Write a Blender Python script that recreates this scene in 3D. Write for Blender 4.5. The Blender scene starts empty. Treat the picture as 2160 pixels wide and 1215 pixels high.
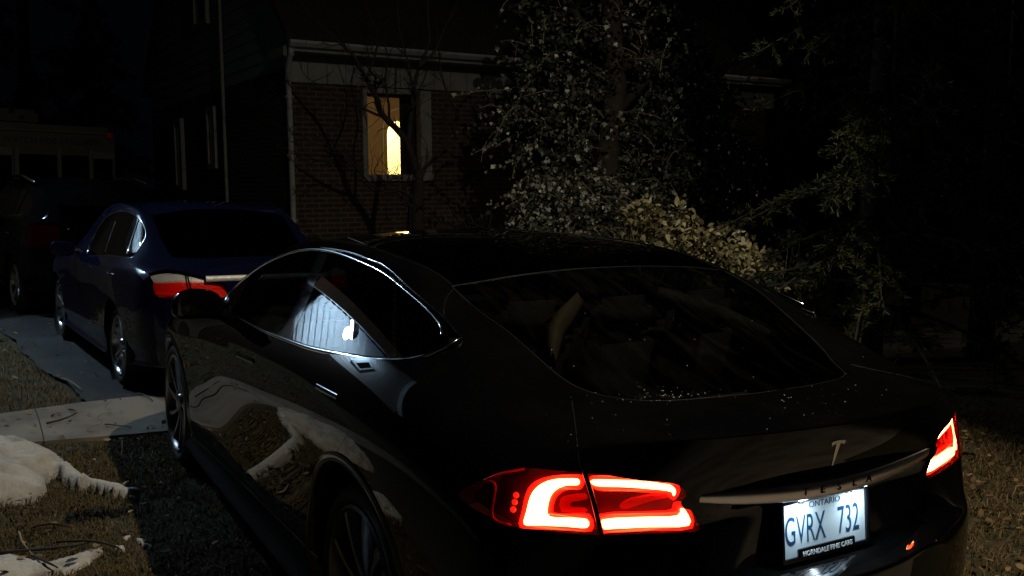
import bpy, bmesh, math, random
import numpy as np
from mathutils import Vector, Matrix
from mathutils.bvhtree import BVHTree

random.seed(7)
RNG = np.random.default_rng(11)
R = math.radians
SC = bpy.context.scene
COL = SC.collection

# ------------------------------------------------------------------ camera
CAM = np.array([-2.67937, 1.89870, 1.61593])
YAW, PIT, ROL, FOC = 0.518273, 0.103484, 0.017894, 2000.0
def cam_axes():
    f = np.array([math.cos(YAW)*math.cos(PIT), -math.sin(YAW)*math.cos(PIT), -math.sin(PIT)])
    r = np.array([-math.sin(YAW), -math.cos(YAW), 0.0]); u = np.cross(r, f)
    c, s = math.cos(ROL), math.sin(ROL)
    return c*r+s*u, -s*r+c*u, f
AXR, AXU, AXF = cam_axes()
def ray(u, v):
    return AXF + (u-1080)/FOC*AXR + (607.5-v)/FOC*AXU
def at_depth(u, v, D):
    return CAM + D*ray(u, v)
def on_axis(u, v, ax, val):
    d = ray(u, v); t = (val-CAM[ax])/d[ax]
    return CAM + t*d
def project(P):
    d = np.asarray(P, float)-CAM
    z = np.maximum(d@AXF, 1e-6)
    return np.stack([1080+FOC*(d@AXR)/z, 607.5-FOC*(d@AXU)/z], -1)

cam_data = bpy.data.cameras.new('camera'); cam = bpy.data.objects.new('camera', cam_data); COL.objects.link(cam)
cam_data.sensor_width = 36.0; cam_data.lens = 36.0*FOC/2160.0
cam_data.clip_start = 0.05; cam_data.clip_end = 600
cam.matrix_world = Matrix(((AXR[0], AXU[0], -AXF[0], CAM[0]), (AXR[1], AXU[1], -AXF[1], CAM[1]), (AXR[2], AXU[2], -AXF[2], CAM[2]), (0, 0, 0, 1)))
SC.camera = cam
SC.view_settings.view_transform = 'Standard'; SC.view_settings.look = 'None'
SC.view_settings.exposure = 0; SC.view_settings.gamma = 1
SC.cycles.use_denoising = True
SC.cycles.sample_clamp_indirect = 4.0
SC.cycles.max_bounces = 8
SC.cycles.transparent_max_bounces = 16

# ------------------------------------------------------------------ materials
def nodes(name):
    m = bpy.data.materials.new(name); m.use_nodes = True
    nt = m.node_tree; b = nt.nodes.get('Principled BSDF')
    return m, nt, b
def setp(b, **k):
    for n, v in k.items():
        n = {'base': 'Base Color', 'rough': 'Roughness', 'metal': 'Metallic', 'coat': 'Coat Weight', 'coatr': 'Coat Roughness', 'spec': 'Specular IOR Level', 'ior': 'IOR',
             'ecol': 'Emission Color', 'estr': 'Emission Strength', 'trans': 'Transmission Weight', 'sub': 'Subsurface Weight', 'sheen': 'Sheen Weight'}[n]
        if n in ('Base Color', 'Emission Color') and len(v) == 3: v = (*v, 1)
        b.inputs[n].default_value = v
def mat(name, base=(0.5, 0.5, 0.5), rough=0.5, noise=None, bump=None, **k):
    """noise=(scale, second colour, contrast lo, hi); bump=(scale, strength, distance)"""
    m, nt, b = nodes(name); setp(b, base=base, rough=rough, **k)
    tc = nt.nodes.new('ShaderNodeTexCoord')
    if noise:
        n = nt.nodes.new('ShaderNodeTexNoise'); n.inputs['Scale'].default_value = noise[0]; n.inputs['Detail'].default_value = 6
        nt.links.new(tc.outputs['Object'], n.inputs['Vector'])
        r = nt.nodes.new('ShaderNodeValToRGB'); r.color_ramp.elements[0].position = noise[2]; r.color_ramp.elements[1].position = noise[3]
        r.color_ramp.elements[0].color = (*base, 1); r.color_ramp.elements[1].color = (*noise[1], 1)
        nt.links.new(n.outputs['Fac'], r.inputs['Fac']); nt.links.new(r.outputs['Color'], b.inputs['Base Color'])
    if bump:
        n2 = nt.nodes.new('ShaderNodeTexNoise'); n2.inputs['Scale'].default_value = bump[0]; n2.inputs['Detail'].default_value = 5
        nt.links.new(tc.outputs['Object'], n2.inputs['Vector'])
        bp = nt.nodes.new('ShaderNodeBump'); bp.inputs['Strength'].default_value = bump[1]; bp.inputs['Distance'].default_value = bump[2]
        nt.links.new(n2.outputs['Fac'], bp.inputs['Height']); nt.links.new(bp.outputs['Normal'], b.inputs['Normal'])
    return m
def emis(name, col, strength, base=(0.02, 0.02, 0.02)):
    m, nt, b = nodes(name); setp(b, base=base, ecol=col, estr=strength, rough=0.4); return m
def glass_mat(name, tint, rough=0.0, dirt_and_reflection=0.0):
    m, nt, b = nodes(name); nt.nodes.remove(b)
    out = nt.nodes['Material Output']
    fr = nt.nodes.new('ShaderNodeFresnel'); fr.inputs['IOR'].default_value = 1.5
    tr = nt.nodes.new('ShaderNodeBsdfTransparent'); tr.inputs['Color'].default_value = (*tint, 1)
    gl = nt.nodes.new('ShaderNodeBsdfGlossy'); gl.inputs['Roughness'].default_value = rough
    mx = nt.nodes.new('ShaderNodeMixShader')
    ge = nt.nodes.new('ShaderNodeNewGeometry'); mu = nt.nodes.new('ShaderNodeMath'); mu.operation = 'MULTIPLY'; iv = nt.nodes.new('ShaderNodeMath'); iv.operation = 'SUBTRACT'; iv.inputs[0].default_value = 1.0
    nt.links.new(ge.outputs['Backfacing'], iv.inputs[1]); nt.links.new(fr.outputs[0], mu.inputs[0]); nt.links.new(iv.outputs[0], mu.inputs[1])   # only the outer face of a pane reflects
    nt.links.new(mu.outputs[0], mx.inputs[0]); nt.links.new(tr.outputs[0], mx.inputs[1]); nt.links.new(gl.outputs[0], mx.inputs[2])
    last = mx
    if dirt_and_reflection:  # dirt streaks that also stand in for mirrored trees on the rear glass
        tc = nt.nodes.new('ShaderNodeTexCoord'); mp = nt.nodes.new('ShaderNodeMapping'); mp.inputs['Scale'].default_value = (1.2, 5, 1.2)
        n = nt.nodes.new('ShaderNodeTexNoise'); n.inputs['Scale'].default_value = 3.5; n.inputs['Detail'].default_value = 8; n.inputs['Distortion'].default_value = 1.2
        rp = nt.nodes.new('ShaderNodeValToRGB'); rp.color_ramp.elements[0].position = 0.5; rp.color_ramp.elements[1].position = 0.8
        rp.color_ramp.elements[1].color = (dirt_and_reflection, dirt_and_reflection, dirt_and_reflection, 1)
        df = nt.nodes.new('ShaderNodeBsdfDiffuse'); df.inputs['Color'].default_value = (0.3, 0.27, 0.22, 1)
        m2 = nt.nodes.new('ShaderNodeMixShader')
        nt.links.new(tc.outputs['Object'], mp.inputs[0]); nt.links.new(mp.outputs[0], n.inputs['Vector']); nt.links.new(n.outputs['Fac'], rp.inputs[0])
        nt.links.new(rp.outputs[0], m2.inputs[0]); nt.links.new(mx.outputs[0], m2.inputs[1]); nt.links.new(df.outputs[0], m2.inputs[2])
        last = m2
    nt.links.new(last.outputs[0], out.inputs['Surface'])
    return m
def paint_mat(name, col, metal, dust, coat=1.0):
    m, nt, b = nodes(name)
    setp(b, base=col, rough=0.5, metal=metal, coat=coat, coatr=0.008, spec=0.0)
    tc = nt.nodes.new('ShaderNodeTexCoord')
    n = nt.nodes.new('ShaderNodeTexNoise'); n.inputs['Scale'].default_value = 5.0; n.inputs['Detail'].default_value = 9; n.inputs['Roughness'].default_value = 0.65
    r = nt.nodes.new('ShaderNodeValToRGB'); r.color_ramp.elements[0].position = 0.45; r.color_ramp.elements[1].position = 0.85
    r.color_ramp.elements[0].color = (*col, 1); r.color_ramp.elements[1].color = (*dust, 1)
    nt.links.new(tc.outputs['Object'], n.inputs['Vector']); nt.links.new(n.outputs['Fac'], r.inputs['Fac']); nt.links.new(r.outputs['Color'], b.inputs['Base Color'])
    return m
def brick_mat(name, c1, c2, mortar, scale):
    m, nt, b = nodes(name); setp(b, rough=0.9)
    tc = nt.nodes.new('ShaderNodeTexCoord'); mp = nt.nodes.new('ShaderNodeMapping')
    # wall local x runs along the wall, z up
    sx = nt.nodes.new('ShaderNodeSeparateXYZ'); cx = nt.nodes.new('ShaderNodeCombineXYZ')
    ad = nt.nodes.new('ShaderNodeMath'); ad.operation = 'ADD'
    nt.links.new(tc.outputs['Object'], sx.inputs[0]); nt.links.new(sx.outputs['X'], ad.inputs[0]); nt.links.new(sx.outputs['Y'], ad.inputs[1])
    nt.links.new(ad.outputs[0], cx.inputs['X']); nt.links.new(sx.outputs['Z'], cx.inputs['Y'])
    br = nt.nodes.new('ShaderNodeTexBrick'); br.inputs['Scale'].default_value = scale
    br.inputs['Color1'].default_value = (*c1, 1); br.inputs['Color2'].default_value = (*c2, 1); br.inputs['Mortar'].default_value = (*mortar, 1)
    br.inputs['Mortar Size'].default_value = 0.012; br.inputs['Brick Width'].default_value = 0.225; br.inputs['Row Height'].default_value = 0.075
    br.inputs['Bias'].default_value = 0.0
    nt.links.new(cx.outputs[0], br.inputs['Vector'])
    nz = nt.nodes.new('ShaderNodeTexNoise'); nz.inputs['Scale'].default_value = 2.5; nz.inputs['Detail'].default_value = 6
    nt.links.new(tc.outputs['Object'], nz.inputs['Vector'])
    mx = nt.nodes.new('ShaderNodeMixRGB'); mx.blend_type = 'MULTIPLY'; mx.inputs[0].default_value = 0.5
    nt.links.new(br.outputs['Color'], mx.inputs[1]); nt.links.new(nz.outputs['Fac'], mx.inputs[2]); nt.links.new(mx.outputs[0], b.inputs['Base Color'])
    bp = nt.nodes.new('ShaderNodeBump'); bp.inputs['Strength'].default_value = 0.6; bp.inputs['Distance'].default_value = 0.01; bp.invert = True
    nt.links.new(br.outputs['Fac'], bp.inputs['Height']); nt.links.new(bp.outputs['Normal'], b.inputs['Normal'])
    return m
def leaf_mat(name, cols, rough=0.45, spec=0.5, scale=6.0):
    m, nt, b = nodes(name); setp(b, rough=rough, spec=spec)
    at = nt.nodes.new('ShaderNodeAttribute'); at.attribute_name = 'tone'
    r = nt.nodes.new('ShaderNodeValToRGB')
    els = r.color_ramp.elements
    els[0].color = (*cols[0], 1); els[1].color = (*cols[-1], 1)
    for i, c in enumerate(cols[1:-1]):
        e = els.new((i+1)/(len(cols)-1)); e.color = (*c, 1)
    nt.links.new(at.outputs['Fac'], r.inputs['Fac']); nt.links.new(r.outputs['Color'], b.inputs['Base Color'])
    return m

M = {}
M['black_paint'] = paint_mat('black_paint', (0.0025, 0.0024, 0.0026), 0.0, (0.0065, 0.006, 0.0058))
M['blue_paint'] = paint_mat('blue_paint', (0.0035, 0.0055, 0.027), 0.2, (0.006, 0.008, 0.026))
M['black_suv_paint'] = paint_mat('black_suv_paint', (0.0015, 0.0015, 0.002), 0.0, (0.003, 0.003, 0.003), 0.3)
M['glass'] = glass_mat('tinted_glass', (0.40, 0.43, 0.44))
M['rear_glass'] = glass_mat('rear_glass', (0.55, 0.55, 0.53), 0.0, 0.016)
M['dark_glass'] = glass_mat('dark_glass', (0.14, 0.14, 0.15))
M['chrome'] = mat('chrome', (0.78, 0.79, 0.8), 0.12, metal=1.0)
M['satin_chrome'] = mat('satin_chrome', (0.85, 0.83, 0.79), 0.28, metal=1.0)
M['groove'] = mat('panel_groove', (0.008, 0.008, 0.008), 0.5, spec=.12)
M['rubber'] = mat('tyre_rubber', (0.012, 0.012, 0.012), 0.75, noise=(30, (0.03, 0.028, 0.026), 0.4, 0.8))
M['rim_dark'] = mat('dark_alloy', (0.22, 0.22, 0.23), 0.32, metal=0.9)
M['rim_silver'] = mat('silver_alloy', (0.55, 0.56, 0.58), 0.25, metal=1.0)
M['plastic'] = mat('black_plastic', (0.008, 0.008, 0.009), 0.45)
M['matte_black'] = mat('matte_black', (0.005, 0.005, 0.0055), 0.8, spec=.03)
M['gloss_black'] = mat('gloss_black', (0.004, 0.004, 0.005), 0.04)
M['interior'] = mat('interior_fabric', (0.035, 0.036, 0.036), 0.8)
M['pillar_trim'] = mat('pillar_trim', (0.16, 0.135, 0.09), 0.7)
M['lens_red'] = None
def lens_mat(name, tint, rough):
    return glass_mat(name, tint, rough)
M['lens_red'] = lens_mat('red_lens', (0.9, 0.16, 0.12), 0.02)
def scatter(m, col, fac):
    nt = m.node_tree; out = nt.nodes['Material Output']; old = out.inputs['Surface'].links[0].from_socket
    tl = nt.nodes.new('ShaderNodeBsdfTranslucent'); tl.inputs['Color'].default_value = (*col, 1)
    mx = nt.nodes.new('ShaderNodeMixShader'); mx.inputs[0].default_value = fac
    nt.links.new(old, mx.inputs[1]); nt.links.new(tl.outputs[0], mx.inputs[2]); nt.links.new(mx.outputs[0], out.inputs['Surface'])
scatter(M['lens_red'], (1.0, 0.03, 0.02), 0.008)
M['lens_clear'] = lens_mat('clear_lens', (0.85, 0.87, 0.88), 0.02)
M['lamp_housing'] = mat('lamp_housing', (0.02, 0.004, 0.004), 0.4)
M['light_bar'] = emis('tail_light_bar', (1.0, 0.36, 0.13), 66.0)
M['halo_red'] = emis('tail_light_halo', (1.0, 0.016, 0.010), 4.0)
M['marker'] = emis('side_marker', (1.0, 0.05, 0.02), 1.6)
M['red_reflector'] = mat('red_reflector', (0.6, 0.012, 0.014), 0.25, coat=1.0, bump=(70, .5, .01))
M['plate'] = mat('plate_white', (0.62, 0.72, 0.78), 0.35, noise=(6, (0.45, 0.55, 0.62), 0.4, 0.7))
M['plate_text'] = mat('plate_text', (0.01, 0.05, 0.13), 0.4)
M['white_text'] = mat('white_text', (0.75, 0.76, 0.78), 0.5)
M['steel'] = mat('steel', (0.7, 0.7, 0.7), 0.3, metal=1.0)
M['lamp_led'] = emis('led_lamp', (0.78, 0.92, 1.0), 30.0)
M['water'] = mat('water_bead', (0.6, 0.6, 0.62), 0.03, spec=1.0)

# ------------------------------------------------------------------ helpers
def tag(o, label=None, cat=None, group=None, kind=None):
    if label: o['label'] = label
    if cat: o['category'] = cat
    if group: o['group'] = group
    if kind: o['kind'] = kind
    return o
def empty(name, loc=(0, 0, 0), rot=(0, 0, 0)):
    o = bpy.data.objects.new(name, None); COL.objects.link(o); o.location = loc; o.rotation_euler = rot
    o.empty_display_size = 0.1
    return o
def link_mesh(name, V, F, material, parent=None, smooth=True, normals=None, tone=None):
    me = bpy.data.meshes.new(name)
    me.from_pydata([tuple(map(float, v)) for v in V], [], [tuple(int(i) for i in f) for f in F]); me.update()
    if material is not None: me.materials.append(material)
    if smooth: me.polygons.foreach_set('use_smooth', [True]*len(me.polygons))
    if tone is not None:
        a = me.attributes.new('tone', 'FLOAT', 'POINT'); a.data.foreach_set('value', np.asarray(tone, dtype=np.float32))
    if normals is not None:
        me.normals_split_custom_set_from_vertices([tuple(map(float, n)) for n in normals])
    o = bpy.data.objects.new(name, me); COL.objects.link(o)
    if parent is not None: o.parent = parent
    return o
def fast_mesh(name, V, nper, F, material, parent=None, tone=None, smooth=False):
    """V (n,3) float, F flat loop indices with nper corners each"""
    me = bpy.data.meshes.new(name)
    V = np.ascontiguousarray(V, dtype=np.float32); F = np.ascontiguousarray(F, dtype=np.int32)
    nf = len(F)//nper
    me.vertices.add(len(V)); me.vertices.foreach_set('co', V.ravel())
    me.loops.add(len(F)); me.loops.foreach_set('vertex_index', F)
    me.polygons.add(nf); me.polygons.foreach_set('loop_start', np.arange(nf, dtype=np.int32)*nper)
    me.update(calc_edges=True); me.validate()
    if smooth: me.polygons.foreach_set('use_smooth', [True]*nf)
    if tone is not None:
        a = me.attributes.new('tone', 'FLOAT', 'POINT'); a.data.foreach_set('value', np.asarray(tone, dtype=np.float32))
    if material: me.materials.append(material)
    o = bpy.data.objects.new(name, me); COL.objects.link(o)
    if parent is not None: o.parent = parent
    return o
class MB:
    def __init__(s): s.v = []; s.f = []
    def add(s, V, F):
        n = len(s.v); s.v += [tuple(map(float, p)) for p in V]; s.f += [tuple(i+n for i in f) for f in F]; return s
    def box(s, c, size, rot=None, bevel=0.0):
        x, y, z = [a/2 for a in size]
        if bevel > 0:
            bm = bmesh.new(); bmesh.ops.create_cube(bm, size=1.0)
            bmesh.ops.scale(bm, vec=size, verts=bm.verts)
            bmesh.ops.bevel(bm, geom=bm.edges[:], offset=bevel, segments=2, affect='EDGES')
            bm.verts.ensure_lookup_table(); bm.verts.index_update()
            V = [v.co.copy() for v in bm.verts]; F = [[v.index for v in f.verts] for f in bm.faces]; bm.free()
        else:
            V = [Vector((sx*x, sy*y, sz*z)) for sx in (-1, 1) for sy in (-1, 1) for sz in (-1, 1)]
            F = [(0, 1, 3, 2), (4, 6, 7, 5), (0, 4, 5, 1), (2, 3, 7, 6), (0, 2, 6, 4), (1, 5, 7, 3)]
        if rot is not None: V = [rot @ v for v in V]
        return s.add([v+Vector(c) for v in V], F)
    def tube(s, pts, rad, n=8, cap=True):
        pts = [Vector(p) for p in pts]
        if not hasattr(rad, '__len__'): rad = [rad]*len(pts)
        base = len(s.v); up = None
        for i, p in enumerate(pts):
            t = (pts[min(i+1, len(pts)-1)]-pts[max(i-1, 0)])
            t = t.normalized() if t.length > 1e-9 else Vector((0, 0, 1))
            if up is None: up = Vector((0, 0, 1)) if abs(t.z) < .9 else Vector((1, 0, 0))
            a = t.cross(up);
            if a.length < 1e-6: a = t.orthogonal()
            a.normalize(); b = a.cross(t).normalized(); up = b
            for k in range(n):
                w = 2*math.pi*k/n
                s.v.append(tuple(p+(a*math.cos(w)+b*math.sin(w))*rad[i]))
        for i in range(len(pts)-1):
            for k in range(n):
                s.f.append((base+i*n+k, base+i*n+(k+1) % n, base+(i+1)*n+(k+1) % n, base+(i+1)*n+k))
        if cap:
            s.f.append(tuple(base+k for k in range(n))[::-1]); s.f.append(tuple(base+(len(pts)-1)*n+k for k in range(n)))
        return s
    def lathe(s, prof, origin, axis='y', n=48, sign=1):
        """prof: (radius, along); spins about the axis through origin"""
        base = len(s.v); o = Vector(origin)
        for (r, a) in prof:
            for k in range(n):
                w = 2*math.pi*k/n
                if axis == 'y': s.v.append(tuple(o+Vector((r*math.cos(w), sign*a, r*math.sin(w)))))
                else: s.v.append(tuple(o+Vector((r*math.cos(w), r*math.sin(w), a))))
        for i in range(len(prof)-1):
            for k in range(n):
                q = (base+i*n+k, base+i*n+(k+1) % n, base+(i+1)*n+(k+1) % n, base+(i+1)*n+k)
                s.f.append(q if sign > 0 else q[::-1])
        return s
    def poly_prism(s, pts3, offset):
        """solid from a planar/curved outline pushed along offset vectors"""
        from mathutils.geometry import tessellate_polygon
        n = len(pts3); P = [Vector(p) for p in pts3]
        off = offset if isinstance(offset, list) else [Vector(offset)]*n
        tr = tessellate_polygon([P]); b = len(s.v)
        s.v += [tuple(p) for p in P]+[tuple(p+o) for p, o in zip(P, off)]
        for t in tr:
            s.f.append(tuple(b+i for i in t)); s.f.append(tuple(b+n+i for i in reversed(t)))
        for i in range(n):
            j = (i+1) % n; s.f.append((b+i, b+j, b+n+j, b+n+i))
        return s
    def build(s, name, material, parent=None, smooth=False):
        o = link_mesh(name, s.v, s.f, material, parent, smooth)
        bm = bmesh.new(); bm.from_mesh(o.data); bmesh.ops.recalc_face_normals(bm, faces=bm.faces); bm.to_mesh(o.data); bm.free()
        if smooth:
            o.data.polygons.foreach_set('use_smooth', [True]*len(o.data.polygons))
        return o
def autosmooth(o, ang=40):
    """sharp edges above an angle on a smooth mesh"""
    me = o.data; bm = bmesh.new(); bm.from_mesh(me)
    for e in bm.edges:
        if len(e.link_faces) == 2 and e.calc_face_angle(0) > R(ang): e.smooth = False
    bm.to_mesh(me); bm.free(); return o
def text_mesh(name, body, size, material, parent, M4, depth=0.002, align='CENTER', sx=1.0, bold=0.0):
    cu = bpy.data.curves.new(name, 'FONT'); cu.body = body; cu.size = size; cu.align_x = align; cu.align_y = 'CENTER'; cu.extrude = depth; cu.offset = bold
    t = bpy.data.objects.new(name, cu); COL.objects.link(t)
    dg = bpy.context.evaluated_depsgraph_get(); me = bpy.data.meshes.new_from_object(t.evaluated_get(dg))
    bpy.data.objects.remove(t); bpy.data.curves.remove(cu)
    me.name = name; me.materials.clear(); me.materials.append(material)
    me.transform(M4 @ Matrix.Diagonal((sx, 1, 1, 1)))
    o = bpy.data.objects.new(name, me); COL.objects.link(o); o.parent = parent
    return o
def spline(pts, n=8, closed=False):
    P = np.asarray(pts, float); m = len(P); out = []
    rng = range(m) if closed else range(m-1)
    for i in rng:
        if closed: p0, p1, p2, p3 = P[(i-1) % m], P[i], P[(i+1) % m], P[(i+2) % m]
        else: p0, p1, p2, p3 = P[max(i-1, 0)], P[i], P[i+1], P[min(i+2, m-1)]
        for k in range(n):
            t = k/n
            out.append(0.5*((2*p1)+(-p0+p2)*t+(2*p0-5*p1+4*p2-p3)*t*t+(-p0+3*p1-3*p2+p3)*t**3))
    if not closed: out.append(P[-1])
    return np.array(out)
def in_poly(Q, poly):
    Q = np.asarray(Q); x, y = Q[:, 0], Q[:, 1]; c = np.zeros(len(Q), bool); P = np.asarray(poly, float)
    j = len(P)-1
    for i in range(len(P)):
        xi, yi = P[i]; xj, yj = P[j]
        hit = ((yi > y) != (yj > y)) & (x < (xj-xi)*(y-yi)/((yj-yi) if yj != yi else 1e-12)+xi)
        c ^= hit; j = i
    return c
def nearest_on_poly(q, P):
    A = P; B = np.roll(P, -1, axis=0); d = B-A
    t = np.clip(((q-A)*d).sum(1)/np.maximum((d*d).sum(1), 1e-12), 0, 1)
    C = A+d*t[:, None]; k = np.argmin(((C-q)**2).sum(1)); return C[k], math.sqrt(((C[k]-q)**2).sum())
# ------------------------------------------------------------------ car shells
def subdivide_net(V, F, crease, level):
    me = bpy.data.meshes.new('tmp'); me.from_pydata([tuple(v) for v in V], [], F); me.update()
    if crease:
        a = me.attributes.new('crease_edge', 'FLOAT', 'EDGE')
        vals = np.zeros(len(me.edges), np.float32)
        for e in me.edges:
            vals[e.index] = crease.get(tuple(sorted(e.vertices)), 0.0)
        a.data.foreach_set('value', vals)
    o = bpy.data.objects.new('tmp', me); COL.objects.link(o)
    md = o.modifiers.new('s', 'SUBSURF'); md.levels = level; md.use_limit_surface = False
    dg = bpy.context.evaluated_depsgraph_get(); ev = o.evaluated_get(dg).to_mesh()
    P = np.empty(len(ev.vertices)*3, np.float64); ev.vertices.foreach_get('co', P); P = P.reshape(-1, 3)
    Fo = np.empty(len(ev.loops), np.int64); ev.loops.foreach_get('vertex_index', Fo); Fo = Fo.reshape(-1, 4)
    o.evaluated_get(dg).to_mesh_clear()
    bpy.data.objects.remove(o); bpy.data.meshes.remove(me)
    return P, Fo

class Shell:
    """half car surface (left side, y >= 0) cut into named regions; the right side is its mirror"""
    def __init__(s, st, front, back, crease_rows=(), level=4, M4=Matrix.Identity(4)):
        # st: list of (x, [12 points]); front/back: lists of 8-point rows from corner to centre (4 columns each)
        nlow = 8; S = len(st)
        def P3(x, p): return np.array(p if len(p) == 3 else (x, p[0], p[1]), float)
        low = []                                     # columns from front centre to rear centre
        for c in reversed(front): low.append([P3(0, p) for p in c])
        for x, rows in st: low.append([P3(x, p) for p in rows[:nlow]])
        for c in back: low.append([P3(0, p) for p in c])
        nc = len(low); V = []; idx = {}
        def put(key, p, side):
            q = np.array(p)*np.array([1, side, 1]); idx[key+(side,)] = len(V); V.append(q)
        for c in range(nc):
            for r in range(nlow):
                put(('l', c, r), low[c][r], 1)
                if c in (0, nc-1):
                    V[-1][1] = 0.0; idx[('l', c, r, -1)] = idx[('l', c, r, 1)]
                else: put(('l', c, r), low[c][r], -1)
        for i in range(1, S-1):
            x, rows = st[i]
            for r in range(8, 12):
                put(('t', i, r), P3(x, rows[r]), 1)
                if r == 11: V[-1][1] = 0.0; idx[('t', i, r, -1)] = idx[('t', i, r, 1)]
                else: put(('t', i, r), P3(x, rows[r]), -1)
        def T(i, r, sd):
            if r == 7: return idx[('l', 4+i, 7, sd)]
            if i == 0: return idx[('l', 4-(r-7), 7, sd)]
            if i == S-1: return idx[('l', 4+S-1+(r-7), 7, sd)]
            return idx[('t', i, r, sd)]
        F = []; crease = {}
        for sd in (1, -1):
            def q(a, b, c, d): F.append((a, b, c, d) if sd > 0 else (d, c, b, a))
            for c in range(nc-1):
                for r in range(nlow-1):
                    q(idx[('l', c, r, sd)], idx[('l', c, r+1, sd)], idx[('l', c+1, r+1, sd)], idx[('l', c+1, r, sd)])
                for (rr, c0, c1, wt) in crease_rows:
                    if c0 <= c-4 < c1:
                        crease[tuple(sorted((idx[('l', c, rr, sd)], idx[('l', c+1, rr, sd)])))] = wt
            for i in range(S-1):
                for r in range(7, 11):
                    q(T(i, r, sd), T(i, r+1, sd), T(i+1, r+1, sd), T(i+1, r, sd))
        # underside
        for c in range(1, nc-2):
            F.append((idx[('l', c, 0, 1)], idx[('l', c+1, 0, 1)], idx[('l', c+1, 0, -1)], idx[('l', c, 0, -1)]))
        F.append((idx[('l', 0, 0, 1)], idx[('l', 1, 0, 1)], idx[('l', 1, 0, -1)]))
        F.append((idx[('l', nc-1, 0, 1)], idx[('l', nc-2, 0, -1)], idx[('l', nc-2, 0, 1)]))
        V = np.array(V); tgt = V.copy(); C = V.copy()
        for it in range(4):
            L, _ = subdivide_net(C, F, crease, 2)
            C = C+0.75*(tgt-L[:len(V)])
        P, Q = subdivide_net(C, F, crease, level)
        P[np.abs(P[:, 1]) < 1e-5, 1] = 0.0
        s.M4 = M4; s.MN = np.array(M4)
        s.full_bvh = BVHTree.FromPolygons([tuple(p) for p in P], [tuple(map(int, f)) for f in Q])
        # vertex normals on the full shell
        a, b, c, d = P[Q[:, 0]], P[Q[:, 1]], P[Q[:, 2]], P[Q[:, 3]]
        fn = np.cross(c-a, d-b)
        N = np.zeros_like(P)
        for k in range(4): np.add.at(N, Q[:, k], fn)
        N /= np.maximum(np.linalg.norm(N, axis=1, keepdims=True), 1e-12)
        # outward?
        if (fn*((a+c)/2-np.array([1.4, 0, .7]))).sum() < 0: N = -N; Q = Q[:, ::-1]; fn = -fn
        keep = (P[Q][:, :, 1] >= -1e-6).all(1)
        Q = Q[keep]; used = np.unique(Q); mp = -np.ones(len(P), int); mp[used] = np.arange(len(used))
        s.V = P[used]; s.N = N[used]; s.F = mp[Q]; s.reg = np.array(['body']*len(s.F), dtype=object)
        s.update()
    def update(s):
        q = s.V[s.F]; s.FC = q.mean(1); n = np.cross(q[:, 2]-q[:, 0], q[:, 3]-q[:, 1])
        s.FN = n/np.maximum(np.linalg.norm(n, axis=1, keepdims=True), 1e-12)
    def world(s, P): return np.asarray(P)@s.MN[:3, :3].T+s.MN[:3, 3]
    def to2d(s, P, space):
        P = np.asarray(P)
        if space == 'pix': return project(s.world(P))
        if space == 'side': return P[:, [0, 2]]
        if space == 'plan': return P[:, [0, 1]]
        return P[:, [1, 2]]
    def facing(s, space):
        if space == 'pix':
            w = s.world(s.FC); n = s.FN@s.MN[:3, :3].T
            return (n*(CAM-w)).sum(1) > 0
        if space == 'side': return s.FN[:, 1] > 0.05
        if space == 'plan': return s.FN[:, 2] > 0.05
        return s.FN[:, 0] < -0.05
    def hit(s, u, v, space='pix'):
        if space == 'pix':
            Mi = s.M4.inverted(); o = Mi @ Vector(CAM); d = (Mi.to_3x3() @ Vector(ray(u, v))).normalized()
        elif space == 'side': o = Vector((u, 5, v)); d = Vector((0, -1, 0))
        elif space == 'plan': o = Vector((u, v, 5)); d = Vector((0, 0, -1))
        else: o = Vector((-6, u, v)); d = Vector((1, 0, 0))
        loc, n, i, dist = s.full_bvh.ray_cast(o, d)
        if loc is None: return None
        if n.dot(d) > 0: n = -n
        return loc, n
    def path(s, pts, space='pix', n=6, closed=False, smooth=True):
        Q = spline(pts, n, closed) if smooth else np.asarray(pts, float)
        out = []
        for q in Q:
            h = s.hit(q[0], q[1], space)
            if h is not None: out.append(h)
        return out
    def carve(s, name, poly, space, over=('body',), cond=None, snap=0.03, seam=None):
        poly = np.asarray(poly, float)
        m = in_poly(s.to2d(s.FC, space), poly) & s.facing(space) & np.isin(s.reg, over)
        if cond is not None: m &= cond(s.FC)
        if name.startswith('dlo') and m.any():            # keep the one connected pane
            ids = np.nonzero(m)[0]; lab = {}; owner = {}
            for i in ids:
                for v in s.F[i]: owner.setdefault(int(v), []).append(int(i))
            best = []
            for i in ids:
                if int(i) in lab: continue
                stack = [int(i)]; lab[int(i)] = 1; comp = []
                while stack:
                    f = stack.pop(); comp.append(f)
                    for v in s.F[f]:
                        for g_ in owner[int(v)]:
                            if g_ not in lab: lab[g_] = 1; stack.append(g_)
                if len(comp) > len(best): best = comp
            m = np.zeros(len(s.F), bool); m[best] = True
        s.reg[m] = name
        if snap:
            inside = np.zeros(len(s.V), bool); inside[s.F[m].ravel()] = True
            oth = np.zeros(len(s.V), bool); oth[s.F[np.isin(s.reg, over)].ravel()] = True
            for i in np.nonzero(inside & oth)[0]:
                q = s.to2d(s.V[i:i+1], space)[0]; c, dd = nearest_on_poly(q, poly)
                h = s.hit(c[0], c[1], space)
                if h is None: continue
                p = np.array(h[0])
                if abs(s.V[i, 1]) < 1e-6: continue
                if np.linalg.norm(p-s.V[i]) < snap: s.V[i] = p
            s.update()
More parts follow.
